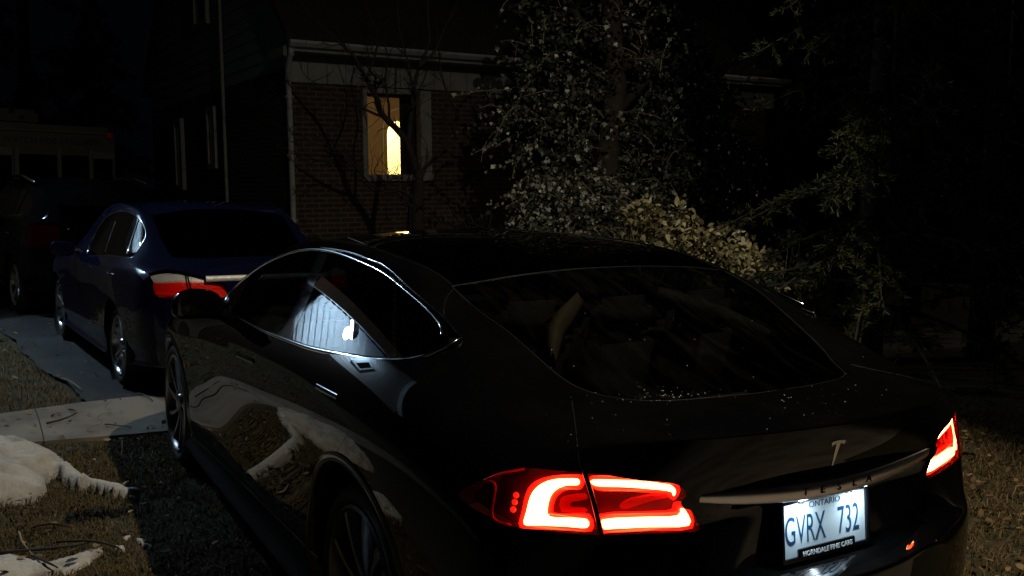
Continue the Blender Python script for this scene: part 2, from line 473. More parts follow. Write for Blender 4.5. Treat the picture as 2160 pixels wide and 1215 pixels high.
    def flatten_glass(s, regs):
        """side glass as one gently barrelled sheet"""
        m = np.isin(s.reg, regs); ids = np.unique(s.F[m]); x, y, z = s.V[ids].T
        xm, zm = x.mean(), z.mean(); X, Z = x-xm, z-zm
        A = np.stack([np.ones_like(X), X, Z, X*X, X*Z, Z*Z], 1); c = np.linalg.lstsq(A, y, rcond=None)[0]
        s.V[ids, 1] = A@c
        n = np.stack([-(c[1]+2*c[3]*X+c[4]*Z), np.ones_like(X), -(c[2]+c[4]*X+2*c[5]*Z)], 1)
        s.NG = s.N.copy(); s.NG[ids] = n/np.linalg.norm(n, axis=1, keepdims=True)
        s.update()
        mir = np.array([1, -1, 1]); P = np.vstack([s.V, s.V*mir]); Q = np.vstack([s.F, s.F[:, ::-1]+len(s.V)])
        s.full_bvh = BVHTree.FromPolygons([tuple(p) for p in P], [tuple(map(int, f)) for f in Q])
    def part(s, regions, name, material, parent, side='both', offset=0.0, solid=0.0, glass=False):
        m = np.isin(s.reg, regions)
        F = s.F[m]; used = np.unique(F); mp = -np.ones(len(s.V), int); mp[used] = np.arange(len(used))
        N = (s.NG if glass else s.N)[used].copy(); V = s.V[used]+N*offset; F = mp[F]
        if solid:
            Vi = V-N*solid; n0 = len(V)
            from collections import Counter
            ec = Counter()
            for f in F:
                for a, b in zip(f, np.roll(f, -1)): ec[(a, b)] += 1
            rim = [(a, b) for (a, b) in ec if (b, a) not in ec]
            F = np.vstack([F, F[:, ::-1]+n0, np.array([(b, a, a+n0, b+n0) for a, b in rim], int).reshape(-1, 4)])
            V = np.vstack([V, Vi]); N = np.vstack([N, -N])
        mir = np.array([1, -1, 1])
        if side == 'R': V, N, F = V*mir, N*mir, F[:, ::-1]
        elif side == 'both':
            n0 = len(V); cen = np.abs(V[:, 1]) < 1e-6
            V2, N2, F2 = V*mir, N*mir, F[:, ::-1].copy()
            mp2 = np.arange(n0)+n0; mp2[cen] = np.nonzero(cen)[0]
            V = np.vstack([V, V2]); N = np.vstack([N, N2]); F = np.vstack([F, mp2[F2]])
            N[:n0][cen, 1] = 0
            used = np.unique(F); mp3 = -np.ones(len(V), int); mp3[used] = np.arange(len(used)); V, N, F = V[used], N[used], mp3[F]
        return link_mesh(name, V, F, material, parent, True, N)

def ribbon(mb, hits, width, lift=0.004, side=1, taper=False, shift=0.0):
    """a half-round strip lying on a surface; hits = [(point, normal)]"""
    n = len(hits); K = 5; base = len(mb.v); mir = Vector((1, side, 1))
    for i in range(n):
        p, nn = hits[i]
        t = (hits[min(i+1, n-1)][0]-hits[max(i-1, 0)][0]).normalized(); b = nn.cross(t).normalized()
        w = width
        if taper: w *= max(0.12, math.sin(math.pi*min(1, max(0, i/(n-1))))**0.5)
        for k in range(K):
            a = math.pi*k/(K-1)
            q = p+b*(math.cos(a)*w/2+shift)+nn*(math.sin(a)*lift-0.0015)
            mb.v.append(tuple(Vector((q.x*mir.x, q.y*mir.y, q.z))))
    for i in range(n-1):
        for k in range(K-1):
            f = (base+i*K+k, base+i*K+k+1, base+(i+1)*K+k+1, base+(i+1)*K+k)
            mb.f.append(f if side > 0 else f[::-1])
def arch_lip(mb, shell, cx, cz, r0, r1, y_in, side=1, a0=-12, a1=192, n=48):
    """flat wheel-arch flange: from the body skin at r1 in to radius r0"""
    base = len(mb.v)
    rows = 4
    for i in range(n+1):
        w = R(a0+(a1-a0)*i/n)
        x1, z1 = cx+r1*math.cos(w), cz+r1*math.sin(w)
        h = shell.hit(x1, z1, 'side'); y1 = h[0].y if h else 0.93
        x0, z0 = cx+r0*math.cos(w), cz+r0*math.sin(w)
        h0 = shell.hit(x0, z0, 'side'); y0 = (h0[0].y if h0 and h0[0].y > .5 else y1)
        xa, za = cx+(r0*.9+r1*.1)*math.cos(w), cz+(r0*.9+r1*.1)*math.sin(w)
        xm, zm = cx+(r0*.4+r1*.6)*math.cos(w), cz+(r0*.4+r1*.6)*math.sin(w)
        for (x, y, z) in ((x1, y1-.002, z1), (xm, max(y1, y0)+.006, zm), (xa, y0+.004, za), (cx+(r0-.004)*math.cos(w), y0-y_in, cz+(r0-.004)*math.sin(w))):
            mb.v.append((x, side*y, z))
    for i in range(n):
        for k in range(rows-1):
            f = (base+i*rows+k, base+i*rows+k+1, base+(i+1)*rows+k+1, base+(i+1)*rows+k)
            mb.f.append(f if side < 0 else f[::-1])
def make_wheel(parent, pos, r_t, r_r, width, side, style, rim_mat, spin=0.0):
    """wheel hub > tyre, rim.  pos = centre of the outer face; side = +1 left, -1 right"""
    hub = MB(); hub.lathe([(0.001, -.10), (.15, -.10), (.15, -.13), (.05, -.13), (.05, -.03), (0.001, -.028)], pos, 'y', 32, side)
    h = hub.build('wheel', M['steel'], parent, True); autosmooth(h)
    ty = MB(); ty.lathe([(r_r, -.03), (r_r+.012, -.006), (r_r+.03, .003), (r_t-.03, .001), (r_t-.010, -.014), (r_t, -.035), (r_t, -width+.035), (r_t-.012, -width+.012), (r_r, -width), (r_r, -.03)], pos, 'y', 64, side)
    t = ty.build('tyre', M['rubber'], h, True)
    rm = MB()
    rm.lathe([(r_r+.004, -.004), (r_r-.006, .002), (r_r-.014, -.006), (r_r-.022, -.03), (r_r-.03, -width*.8)], pos, 'y', 64, side)
    P = Vector(pos)
    ns, sub, wid, sweep = style
    for k in range(ns):
        for j in range(sub):
            a = spin+2*math.pi*(k+(j-.5*(sub-1))*.30)/ns
            pts = []
            for q in range(7):
                f = q/6; rr = .045+(r_r-.055)*f
                ang = a+sweep*f
                dep = -.030+.022*f
                pts.append((rr, ang, dep, wid*(0.75+.5*f)))
            base = len(rm.v)
            for (rr, ang, dep, w) in pts:
                for (da, dd) in ((-w/2, -.03), (-w/2*.7, 0), (w/2*.7, 0), (w/2, -.03)):
                    an = ang+da/max(rr, .05)
                    rm.v.append(tuple(P+Vector((rr*math.cos(an), side*(dep+dd), rr*math.sin(an)))))
            for q in range(6):
                for e in range(3):
                    f4 = (base+q*4+e, base+q*4+e+1, base+q*4+4+e+1, base+q*4+4+e); rm.f.append(f4)
    rm.lathe([(0.001, -.012), (.03, -.012), (.05, -.02), (.062, -.04)], pos, 'y', 32, side)
    for k in range(5):
        a = 2*math.pi*k/5
        rm.lathe([(0.001, -.022), (.009, -.022), (.009, -.04)], P+Vector((.06*math.cos(a), 0, .06*math.sin(a))), 'y', 8, side)
    rim = rm.build('rim', rim_mat, h, True); autosmooth(rim, 35)
    return h

# ------------------------------------------------------------------ the black hatchback in front
def black_car():
    car = tag(empty('parked_car'), 'black fastback car with lit red tail lights and a white licence plate', 'car')
    st = [
     (3.70, [(.52,.22),(.62,.27),(.66,.38),(.68,.50),(.69,.56),(.68,.61),(.66,.65),(.62,.68), 0,0,0,0]),
     (3.35, [(.68,.20),(.85,.25),(.87,.36),(.875,.50),(.88,.62),(.88,.70),(.87,.76),(.82,.83),(.70,.855),(.55,.865),(.30,.87),(0,.87)]),
     (2.96, [(.72,.19),(.89,.24),(.92,.35),(.925,.50),(.935,.66),(.935,.76),(.92,.85),(.86,.925),(.75,.94),(.60,.945),(.30,.945),(0,.95)]),
     (2.55, [(.74,.19),(.90,.24),(.925,.35),(.92,.50),(.93,.66),(.935,.78),(.92,.88),(.865,.965),(.75,.985),(.62,.99),(.30,1.0),(0,1.0)]),
     (2.10, [(.75,.19),(.905,.24),(.92,.35),(.917,.50),(.925,.66),(.935,.79),(.925,.90),(.88,.995),(.765,1.10),(.66,1.14),(.35,1.175),(0,1.185)]),
     (1.60, [(.75,.19),(.905,.24),(.925,.35),(.920,.50),(.925,.66),(.94,.80),(.93,.915),(.89,1.022),(.70,1.285),(.61,1.335),(.31,1.365),(0,1.375)]),
     (1.10, [(.75,.19),(.905,.24),(.925,.35),(.920,.50),(.93,.66),(.945,.81),(.935,.93),(.895,1.04),(.665,1.345),(.585,1.392),(.30,1.43),(0,1.442)]),
     (0.60, [(.75,.19),(.905,.24),(.925,.35),(.925,.50),(.935,.66),(.95,.82),(.94,.945),(.895,1.062),(.668,1.338),(.58,1.384),(.30,1.422),(0,1.434)]),
     (0.15, [(.74,.19),(.90,.24),(.935,.35),(.935,.50),(.945,.66),(.955,.83),(.94,.965),(.88,1.088),(.675,1.295),(.57,1.338),(.29,1.378),(0,1.390)]),
     (-.25, [(.72,.20),(.89,.25),(.93,.36),(.935,.51),(.945,.67),(.945,.83),(.925,.97),(.85,1.10),(.685,1.195),(.525,1.225),(.27,1.272),(0,1.288)]),
     (-.55, [(.68,.22),(.86,.27),(.905,.38),(.92,.53),(.92,.68),(.905,.83),(.875,.955),(.805,1.05),(.655,1.085),(.485,1.095),(.25,1.158),(0,1.178)]),
     (-.69, [(.62,.23),(.83,.28),(.885,.39),(.905,.55),(.90,.68),(.875,.83),(.84,.94),(.775,1.018),(-.71,.63,1.048),(-.68,.47,1.062),(-.80,.25,1.080),(-.835,0,1.088)]),
     (-.82, [(.56,.24),(.77,.30),(.845,.41),(.87,.59),(.855,.68),(.82,.83),(.785,.925),(.725,.995), 0,0,0,0]),
    ]
    front = [  # from corner to centre
     [(3.78,.40,.22),(3.80,.47,.27),(3.82,.5,.38),(3.83,.5,.50),(3.83,.51,.56),(3.82,.5,.61),(3.80,.49,.65),(3.77,.47,.69)],
     [(3.84,.27,.22),(3.87,.31,.27),(3.89,.33,.38),(3.90,.33,.50),(3.90,.34,.56),(3.89,.33,.61),(3.87,.32,.65),(3.83,.31,.70)],
     [(3.87,.13,.22),(3.90,.15,.27),(3.92,.17,.38),(3.93,.17,.50),(3.93,.17,.56),(3.92,.17,.61),(3.90,.16,.65),(3.86,.15,.71)],
     [(3.88,0,.22),(3.91,0,.27),(3.93,0,.38),(3.94,0,.50),(3.94,0,.56),(3.93,0,.61),(3.91,0,.65),(3.87,0,.71)]]
    back = [
     [(-.86,.46,.24),(-.945,.62,.29),(-.985,.65,.42),(-.985,.665,.645),(-.968,.66,.70),(-.945,.655,.83),(-.940,.635,.93),(-.935,.585,1.035)],
     [(-.90,.32,.24),(-1.00,.42,.29),(-1.05,.43,.42),(-1.060,.43,.650),(-1.032,.42,.70),(-1.000,.41,.83),(-1.010,.41,.94),(-1.015,.40,1.044)],
     [(-.92,.16,.24),(-1.02,.21,.29),(-1.075,.22,.42),(-1.095,.22,.655),(-.990,.21,.69),(-.985,.21,.84),(-1.035,.21,.94),(-1.050,.20,1.047)],
     [(-.93,0,.24),(-1.03,0,.29),(-1.085,0,.42),(-1.105,0,.655),(-.990,0,.69),(-.985,0,.84),(-1.042,0,.94),(-1.060,0,1.047)]]
    # crease rows: (row, first side column, last side column, weight); the tail lip and the bumper shelf
    S = len(st)
    sh = Shell(st, front, back, crease_rows=[(7, S-1, S+3, .75), (3, S+1, S+3, .7), (4, S+1, S+3, .6), (5, S+1, S+3, .5), (6, 2, S-1, .25)], level=4)
    # ---- outlines seen in the photograph, laid on the shell
    dlo = [(468,652),(488,612),(528,575),(572,547),(628,526),(677,520),(735,530),(780,546),(814,562),(858,600),(901,637),(938,668),(975,713),(926,739),(876,755),(826,758),(777,755),(715,746),(653,733),(590,711),(530,684)]
    dlo_s = spline(dlo, 5, True)
    sh.carve('dlo', dlo_s, 'pix', cond=lambda c: (c[:, 1] > .55) & (c[:, 2] > .9))
    lens = [(967,1041),(1000,1020),(1054,998),(1107,987),(1167,992),(1233,998),(1270,1001),(1344,1013),(1404,1018),(1436,1026),(1448,1045),(1436,1058),(1442,1072),(1460,1080),(1475,1117),(1448,1122),(1344,1126),(1270,1128),(1196,1124),(1122,1116),(1078,1110),(1033,1091),(989,1066)]
    sh.carve('lens', spline(lens, 4, True), 'pix', cond=lambda c: c[:, 0] < -.3)
    glass = [(953,604),(1010,655),(1069,697),(1130,750),(1180,793),(1229,821),(1300,839),(1402,845),(1567,832),(1640,823),(1760,800),(1800,700),(1560,585),(1450,569),(1330,563),(1220,566),(1100,579),(1020,592)]
    sh.carve('rear_window', spline(glass, 4, True), 'pix', cond=lambda c: (c[:, 0] < .25) & (c[:, 1] < .62))
    seam_x = lambda y: -.02
    sh.carve('roof_glass', [(-.35,-.2),(-.35,.25),(-.2,.42),(.02,.565),(.6,.578),(1.1,.58),(1.5,.60),(1.62,.60),(1.70,.3),(1.72,-.2)], 'plan', cond=lambda c: c[:, 2] > 1.2)
    sh.carve('windscreen', [(1.76,-.2),(1.74,.3),(1.66,.585),(1.9,.62),(2.2,.67),(2.33,.60),(2.43,.3),(2.46,-.2)], 'plan', cond=lambda c: c[:, 2] > .9)
    FA, RA = (2.93, .35, .385, .425), (-.03, .345, .425, .475)
    for nm, (cx, cz, r0, r1) in (('arch_front', FA), ('arch_rear', RA)):
        circ = [(cx+(r0+.012)*math.cos(a), cz+(r0+.012)*math.sin(a)) for a in np.linspace(0, 2*math.pi, 64, endpoint=False)]
        sh.carve(nm, circ, 'side', cond=lambda c: c[:, 1] > .45)
    # doors, cut along the photographed shut lines
    fd = [(404,745),(412,840),(424,925),(470,962),(543,1022),(547,764),(556,697),(530,684),(468,652),(440,665)]
    rd = [(543,1022),(590,1060),(646,1112),(668,1050),(690,985),(725,930),(765,868),(795,805),(826,758),(777,755),(715,746),(653,733),(590,711),(556,697),(547,764)]
    sh.carve('front_door', fd, 'pix', cond=lambda c: (c[:, 1] > .8) & (c[:, 0] > .3))
    sh.carve('rear_door', rd, 'pix', cond=lambda c: c[:, 1] > .8)
    sh.carve('rocker', [(.36,.10),(.36,.352),(2.56,.352),(2.56,.10)], 'side', over=('body', 'front_door', 'rear_door'), cond=lambda c: c[:, 1] > .7)
    hatch = [(950,600),(1069,697),(1180,800),(1206,850),(1222,980),(1240,1003),(1300,1008),(1436,1026),(1448,1045),(1442,1072),(1475,1117),(1500,1150),(1560,1190),(1900,1180),(1900,700),(1500,560),(1200,560)]
    sh.carve('tailgate', hatch, 'pix', cond=lambda c: (c[:, 0] < -.5) & (c[:, 2] > .68))
    # ---- painted shell
    sh.part(['body'], 'body', M['black_paint'], car)
    for sd in ('L', 'R'):
        sh.part(['rocker'], 'rocker_panel', M['matte_black'], car, sd)
        fdo = sh.part(['front_door'], 'door', M['black_paint'], car, sd); rdo = sh.part(['rear_door'], 'door', M['black_paint'], car, sd)
        sg = 1 if sd == 'L' else -1
        for (dobj, hx, hz) in ((fdo, (500,748), (535,763)), (rdo, (668,815), (712,838))):
            a, b = sh.path([hx, hz], n=6)[0], sh.path([hx, hz], n=6)[-1]
            hb = MB(); hits = sh.path([hx, ((hx[0]+hz[0])/2, (hx[1]+hz[1])/2), hz], n=6)
            ribbon(hb, hits, .024, .007, sg); hb.build('handle', M['gloss_black'], dobj, True)
    gate = sh.part(['tailgate'], 'tailgate', M['black_paint'], car)
    # ---- glazing
    rw = sh.part(['rear_window'], 'rear_window', M['rear_glass'], car, offset=-.002, solid=.004)
    sh.part(['roof_glass'], 'roof_glass', M['dark_glass'], car, offset=-.002, solid=.004)
    sh.part(['windscreen'], 'windscreen', M['glass'], car, offset=-.002, solid=.005)
    # side glass split by the pillars
    qa = [(690,500),(597,707),(590,730),(620,740),(612,707),(703,500)]
    sh.carve('pillar', [(688,500),(598,706),(590,730),(616,735),(618,714),(706,500)], 'pix', over=('dlo',))
    sh.carve('pillar2', [(829,560),(814,765),(822,765),(838,560)], 'pix', over=('dlo',))
    sh.carve('fg', [(400,720),(690,500),(640,450),(400,450)] if False else [(300,400),(688,400),(688,500),(598,706),(590,760),(300,760)], 'pix', over=('dlo',), snap=0)
    sh.carve('rg', [(706,400),(830,400),(829,560),(814,765),(600,800),(616,735),(618,714),(706,500)], 'pix', over=('dlo',), snap=0)
    sh.flatten_glass(('fg', 'rg', 'dlo', 'pillar', 'pillar2'))
    for sd in ('L', 'R'):
        for reg in ('fg', 'rg', 'dlo'):
            sh.part([reg], 'side_window', M['glass'], car, sd, offset=-.002, solid=.004, glass=True)
        for reg in ('pillar', 'pillar2'): sh.part([reg], 'window_pillar', M['gloss_black'], car, sd, offset=-.001, glass=True)
    # ---- chrome round the side glass, black rim, shut lines
    for sg in (1, -1):
        tr = MB()
        top = [(466,650),(491,611),(528,577),(572,549),(628,529),(677,527),(727,539),(802,572),(851,609),(901,652),(929,684),(932,706)]
        bot = [(500,668),(545,692),(590,711),(653,733),(715,746),(777,755),(826,758),(876,755),(926,739),(975,713)]
        ribbon(tr, sh.path(top), .011, .006, sg)
        ribbon(tr, sh.path(bot), .019, .007, sg, taper=True)
        tr.build('window_trim', M['chrome'], car, True)
        fr = MB()
        ribbon(fr, sh.path([(677,522),(735,531),(780,547),(814,562),(858,600),(901,637),(938,668),(973,711)]), .010, .004, sg)
        fr.build('window_surround', M['gloss_black'], car, True)
        for pl, w in (([(547,764),(546,850),(545,940),(543,1022)], .006), ([(404,752),(412,840),(422,922)], .006), ([(424,925),(480,968),(543,1022),(600,1068),(646,1112)], .006),
                      ([(826,760),(818,785),(795,805)], .006), ([(774,835),(745,890),(716,945),(690,985),(672,1040),(650,1108)], .006),
                      ([(958,607),(940,632),(936,665)], .005)):
            sl = MB(); ribbon(sl, sh.path(pl), w*.75, .0019, sg); sl.build('shut_line', M['groove'], car, True)
    for sg in (1, -1):
        for pl in ([(735,500),(820,535),(907,568),(953,600)], [(953,604),(1010,655),(1069,697),(1130,750),(1180,793),(1229,821),(1300,839),(1402,845),(1567,832),(1640,823)], [(1206,845),(1214,900),(1222,978),(1233,998)]):
            sl = MB(); ribbon(sl, sh.path(pl), .0045, .0021, sg); sl.build('roof_seam', M['groove'], car, True)
    sl = MB(); ribbon(sl, sh.path([(953,603),(1020,592),(1100,579),(1220,566),(1330,563),(1450,569),(1520,578)]), .0050, .0021, 1)
    sl.build('roof_seam', M['groove'], car, True)
    # ---- wheel arches, wells, wheels
    for sg in (1, -1):
        for (cx, cz, r0, r1), yi in ((FA, .10), (RA, .05)):
            al = MB(); arch_lip(al, sh, cx, cz, r0, r1, .03, sg); al.build('wheel_arch', M['black_paint'], car, True)
            ww = MB(); ww.lathe([(r0+.004, .905), (r0+.02, .55), (0.001, .50)], (cx, 0, cz), 'y', 40, sg); ww.build('wheel_well', M['plastic'], car, True)
        for x in (2.96, 0.0):
            make_wheel(car, (x, sg*(.915 if x > 1 else .90), .352), .352, .278, .25, sg, (10, 1, .026, .30), M['rim_dark'], .1+x)
    for sg in (1, -1):
        sill = MB(); ribbon(sill, sh.path([(398,915),(450,962),(520,1028),(600,1108),(670,1178)]), .007, .003, sg)
        sill.build('sill_trim', M['gloss_black'], car, True)
    # ---- tail lamps
    bars = {'outer': [(1220,1008),(1181,1006),(1152,1011),(1128,1025),(1114,1046),(1105,1080),(1101,1109),(1137,1112),(1196,1115),(1240,1117),(1241,1097),(1200,1094),(1158,1091),(1155,1072),(1161,1048),(1173,1033),(1193,1025),(1220,1024)],
            'top': [(1251,1010),(1344,1016),(1404,1023),(1425,1028),(1432,1040),(1426,1052),(1418,1042),(1374,1036),(1315,1031),(1256,1027)],
            'low': [(1273,1098),(1374,1094),(1436,1091),(1441,1076),(1453,1079),(1460,1112),(1374,1116),(1294,1120),(1274,1119)]}
    glow = {'outer': [(1228,1002),(1181,1000),(1146,1004),(1118,1018),(1104,1042),(1096,1080),(1092,1114),(1137,1118),(1196,1121),(1250,1123),(1247,1091),(1200,1088),(1166,1086),(1163,1072),(1168,1053),(1178,1040),(1196,1032),(1226,1031)],
            'top': [(1246,1004),(1344,1010),(1408,1017),(1432,1023),(1441,1040),(1428,1060),(1412,1048),(1374,1043),(1315,1038),(1258,1034)],
            'low': [(1270,1091),(1374,1087),(1429,1084),(1435,1070),(1459,1073),(1468,1117),(1374,1122),(1294,1126),(1276,1125)]}
    def inset(poly, d):
        P = np.array(poly, float); n_ = len(P); A = sum(P[i][0]*P[(i+1) % n_][1]-P[(i+1) % n_][0]*P[i][1] for i in range(n_))
        out = []
        for i in range(n_):
            e0 = P[i]-P[i-1]; e1 = P[(i+1) % n_]-P[i]; e0 /= np.linalg.norm(e0); e1 /= np.linalg.norm(e1)
            nn = np.array([-(e0+e1)[1], (e0+e1)[0]]); nn /= max(np.linalg.norm(nn), 1e-6)
            out.append(tuple(P[i]+nn*d*(1 if A > 0 else -1)))
        return out
    for sd, sg in (('L', 1), ('R', -1)):
        lamp = sh.part(['lens'], 'tail_light', M['lens_red'], car, sd, offset=0.001)
        sh.part(['lens'], 'lamp_housing', M['lamp_housing'], lamp, sd, offset=-.05)
        mir = Vector((1, sg, 1))
        def solid(pix, lift, th, nm, material, n=3):
            hits = sh.path(pix, n=n, closed=True)
            P = [Vector((h[0].x, h[0].y*sg, h[0].z))+Vector((h[1].x, h[1].y*sg, h[1].z))*lift for h in hits]
            O = [-Vector((h[1].x, h[1].y*sg, h[1].z))*th for h in hits]
            b = MB(); b.poly_prism(P, O); return b.build(nm, material, lamp)
        for k in bars:
            solid(inset(bars[k], 2.2), -.010, .016, 'light_bar', M['light_bar'])
            solid(inset(glow[k], -.5), -.016, .016, 'painted_halo', M['halo_red'])  # red halo of the lit bars, drawn as a dim emitting solid
        solid([(1180,1052),(1200,1045),(1235,1043),(1240,1056),(1222,1060),(1205,1062),(1204,1073),(1236,1076),(1238,1086),(1182,1083)], -.03, .01, 'reflector', M['red_reflector'], 2)
        solid([(1316,1075),(1344,1058),(1430,1048),(1432,1056),(1380,1066),(1330,1080)], -.03, .01, 'reflector', M['red_reflector'], 2)
        mk = MB()
        for c in ((1085,1044), (1082,1059), (1079,1075)):
            h = sh.hit(*c); p = Vector((h[0].x, h[0].y*sg, h[0].z)); nn = Vector((h[1].x, h[1].y*sg, h[1].z))
            bm = bmesh.new(); bmesh.ops.create_uvsphere(bm, u_segments=10, v_segments=6, radius=.0075); bm.verts.index_update()
            mk.add([v.co+p-nn*.010 for v in bm.verts], [[v.index for v in f.verts] for f in bm.faces]); bm.free()
        mk.build('side_marker', M['marker'], lamp, True)
        ed = MB(); ribbon(ed, sh.path([(1021,1013),(1054,999),(1107,988)]), .006, .003, sg)
        ribbon(ed, sh.path([(1021,1014),(1044,1024),(1038,1090),(1078,1110)], smooth=True, n=6), .008, .003, sg)
        ed.build('lamp_edge', M['red_reflector'], lamp, True)
        gp = MB(); ribbon(gp, sh.path([(1233,997),(1250,1050),(1270,1130)]), .012, .004, sg); gp.build('lamp_gap', M['gloss_black'], lamp, True)
    # ---- bright strip between the lamps, writing and emblem
    ys = np.linspace(-.44, .44, 45); hs = MB(); secs = []
    def strip_at(y):
        t = abs(y)/.44
        x = -1.052+.055*t*t; zc = .877+.018*t**2
        hw = .019*(1-.6*t**4)
        return x, zc, hw
    for y in ys:
        x, zc, hw = strip_at(y)
        secs.append([(x+.05, y, zc+hw+.004), (x+.004, y, zc+hw+.003), (x-.001, y, zc+hw), (x, y, zc), (x+.001, y, zc-hw), (x+.006, y, zc-hw-.003), (x+.06, y, zc-hw-.004)])
    for i, s_ in enumerate(secs):
        hs.v += s_
        if i:
            for k in range(6): hs.f.append(((i-1)*7+k, (i-1)*7+k+1, i*7+k+1, i*7+k))
    strip = hs.build('trim_strip', M['satin_chrome'], car, True)
    def face_back(x, y, z, tilt=0.0, yaw=0.0):
        # local +X of the text -> -y ... readable from behind (viewer looks along +x)
        m = Matrix(((0, 0, -1, x), (-1, 0, 0, y), (0, 1, 0, z), (0, 0, 0, 1)))
        return m @ Matrix.Rotation(tilt, 4, 'X') @ Matrix.Rotation(yaw, 4, 'Y')
    for ch, y in zip('TESLA', (.115, .0575, 0, -.0575, -.115)):
        x, zc, hw = strip_at(y)
        text_mesh('letter', ch, .026, M['groove'], strip, face_back(x-.001, y, zc), .0008, sx=1.25)
    em = MB()
    wing = [(-.030,.0375),(-.020,.041),(0,.0425),(.020,.041),(.030,.0375),(.0265,.0265),(.017,.0305),(.0085,.0315),(.0025,-.041),(0,-.0425),(-.0025,-.041),(-.0085,.0315),(-.017,.0305),(-.0265,.0265)]
    def surf_x(y, z):
        h = sh.hit(y, z, 'rear'); return h[0].x if h else -1.04
    em.poly_prism([Vector((surf_x(-a*.84+.016, .966+b*.84)-.003, -a*.84+.016, .966+b*.84)) for a, b in wing], Vector((.012, 0, 0)))
    em.build('emblem', M['satin_chrome'], car)
    # ---- licence plate
    ptilt = R(-6)
    pm = face_back(-1.012, .0, .767, ptilt)
    def pbox(mb, c, size, bev=0.003):
        t = MB(); t.box(c, size, None, bev); mb.add([pm @ Vector(v) for v in t.v], t.f)
    pb = MB(); pbox(pb, (0, 0, 0), (.300, .146, .003), .001); plate = pb.build('licence_plate', M['plate'], car)
    text_mesh('plate_number', 'GVRX', .104, M['plate_text'], plate, pm @ Matrix.Translation((-.072, -.004, .0018)), .0007, sx=.53, bold=-.0004)
    text_mesh('plate_number', '732', .104, M['plate_text'], plate, pm @ Matrix.Translation((.086, -.004, .0018)), .0007, sx=.53, bold=-.0004)
    text_mesh('plate_heading', 'ONTARIO', .022, M['plate_text'], plate, pm @ Matrix.Translation((0, .057, .0018)), .0006, sx=1.15)
    ff = MB()
    for c, s_ in (((0, .0745, .003), (.322, .011, .012)), ((-.156, 0, .003), (.012, .155, .012)), ((.156, 0, .003), (.012, .155, .012)), ((0, -.0745, .003), (.322, .012, .012)), ((0, -.062, .0035), (.205, .026, .011))):
        pbox(ff, c, s_, .002)
    frame = ff.build('plate_frame', M['gloss_black'], plate)
    text_mesh('frame_lettering', 'HORNDALE FINE CARS', .0175, M['white_text'], frame, pm @ Matrix.Translation((0, -.0625, .0094)), .0006, sx=1.0, bold=.0004)
    for x in (-.09, .09):
        bolts = MB(); t = MB(); t.lathe([(0.001, .006), (.005, .006), (.007, .003), (.007, 0)], (0, 0, 0), 'z', 12); bolts.add([pm @ (Vector(v)+Vector((x, .0745, .009))) for v in t.v], t.f)
        bolts.build('bolt', M['steel'], plate, True)
    for y in (.10, -.10):
        b = MB(); b.box((-1.028, y, .856), (.022, .05, .006), None, .002); pl = b.build('plate_light', M['lamp_led'], car)
        L = bpy.data.lights.new('plate_lamp', 'AREA'); L.shape = 'RECTANGLE'; L.size = .045; L.size_y = .015; L.energy = 0.45; L.color = (.72, .9, 1.0)
        o = bpy.data.objects.new('plate_lamp', L); COL.objects.link(o); o.location = (-1.034, y, .850); o.rotation_euler = (0, R(14), 0); o.parent = car
    # ---- door mirrors
    for sg in (1, -1):
        mm = MB(); t = MB()
        bm = bmesh.new(); bmesh.ops.create_uvsphere(bm, u_segments=24, v_segments=14, radius=1.0); bm.verts.index_update()
        V = []
        for v in bm.verts:
            x, y, z = v.co
            x = math.copysign(abs(x)**.6, x); y = math.copysign(abs(y)**.7, y); z = math.copysign(abs(z)**.7, z)
            V.append((1.74+(.075 if x > 0 else .02)*x, sg*(1.02+.105*y+.02*x), 1.075+.068*z-.02*y*y))
        mm.add(V, [[v.index for v in f.verts] for f in bm.faces]); bm.free()
        mo = mm.build('mirror', M['black_paint'], car, True)
        arm = MB(); arm.tube([(1.78, sg*.86, 1.0), (1.77, sg*.93, 1.02), (1.76, sg*1.0, 1.03)], [.035, .028, .024], 10); arm.build('mirror_arm', M['gloss_black'], mo, True)
        gl = MB(); gl.box((1.729, sg*1.03, 1.072), (.006, .165, .10), None, .003); gl.build('mirror_glass', M['chrome'], mo)
    # ---- inside, seen through the glass
    for sg in (1, -1):
        pt = MB()
        A = sh.path([(1206,588),(1176,615),(1160,645),(1156,680),(1163,712)]); B = sh.path([(1236,590),(1214,624),(1192,656),(1185,686),(1176,720)])
        base = len(pt.v)
        for (p0, n0), (p1, n1) in zip(A, B):
            for p_, dn in ((p0, .075), (p0*.5+p1*.5, .045), (p1, .075), (p1, .10), (p0, .10)):
                q_ = p_-n0*dn; pt.v.append((q_.x, q_.y*sg, q_.z))
        for i in range(len(A)-1):
            for k in range(5): pt.f.append((i*5+k, i*5+(k+1) % 5, i*5+5+(k+1) % 5, i*5+5+k))
        pt.build('pillar_trim', M['pillar_trim'] if sg > 0 else M['interior'], car, True)  # right trim takes a darker material in place of shade
    fl = MB(); fl.box((.9, 0, .55), (3.2, 1.5, .3), None, .05); fl.box((-.45, 0, .86), (.6, 1.1, .06), None, .02); fl.build('cabin_floor', M['interior'], car)
    for (x, y) in ((.95, .38), (.95, -.38), (.0, .36), (.0, 0), (.0, -.36)):
        se = MB(); se.box((x, y, .92), (.16, .46 if x > .5 else .36, .55), Matrix.Rotation(R(-14), 3, 'Y'), .06); so = se.build('seat', M['interior'], car, True)
        hr = MB(); hr.box((x-.10, y, 1.21 if x > .5 else 1.19), (.09, .25, .15), Matrix.Rotation(R(-10), 3, 'Y'), .04); hr.build('headrest', M['interior'], so, True)
    da = MB(); da.box((1.95, 0, .93), (.35, 1.4, .14), None, .05); da.build('dashboard', M['interior'], car)
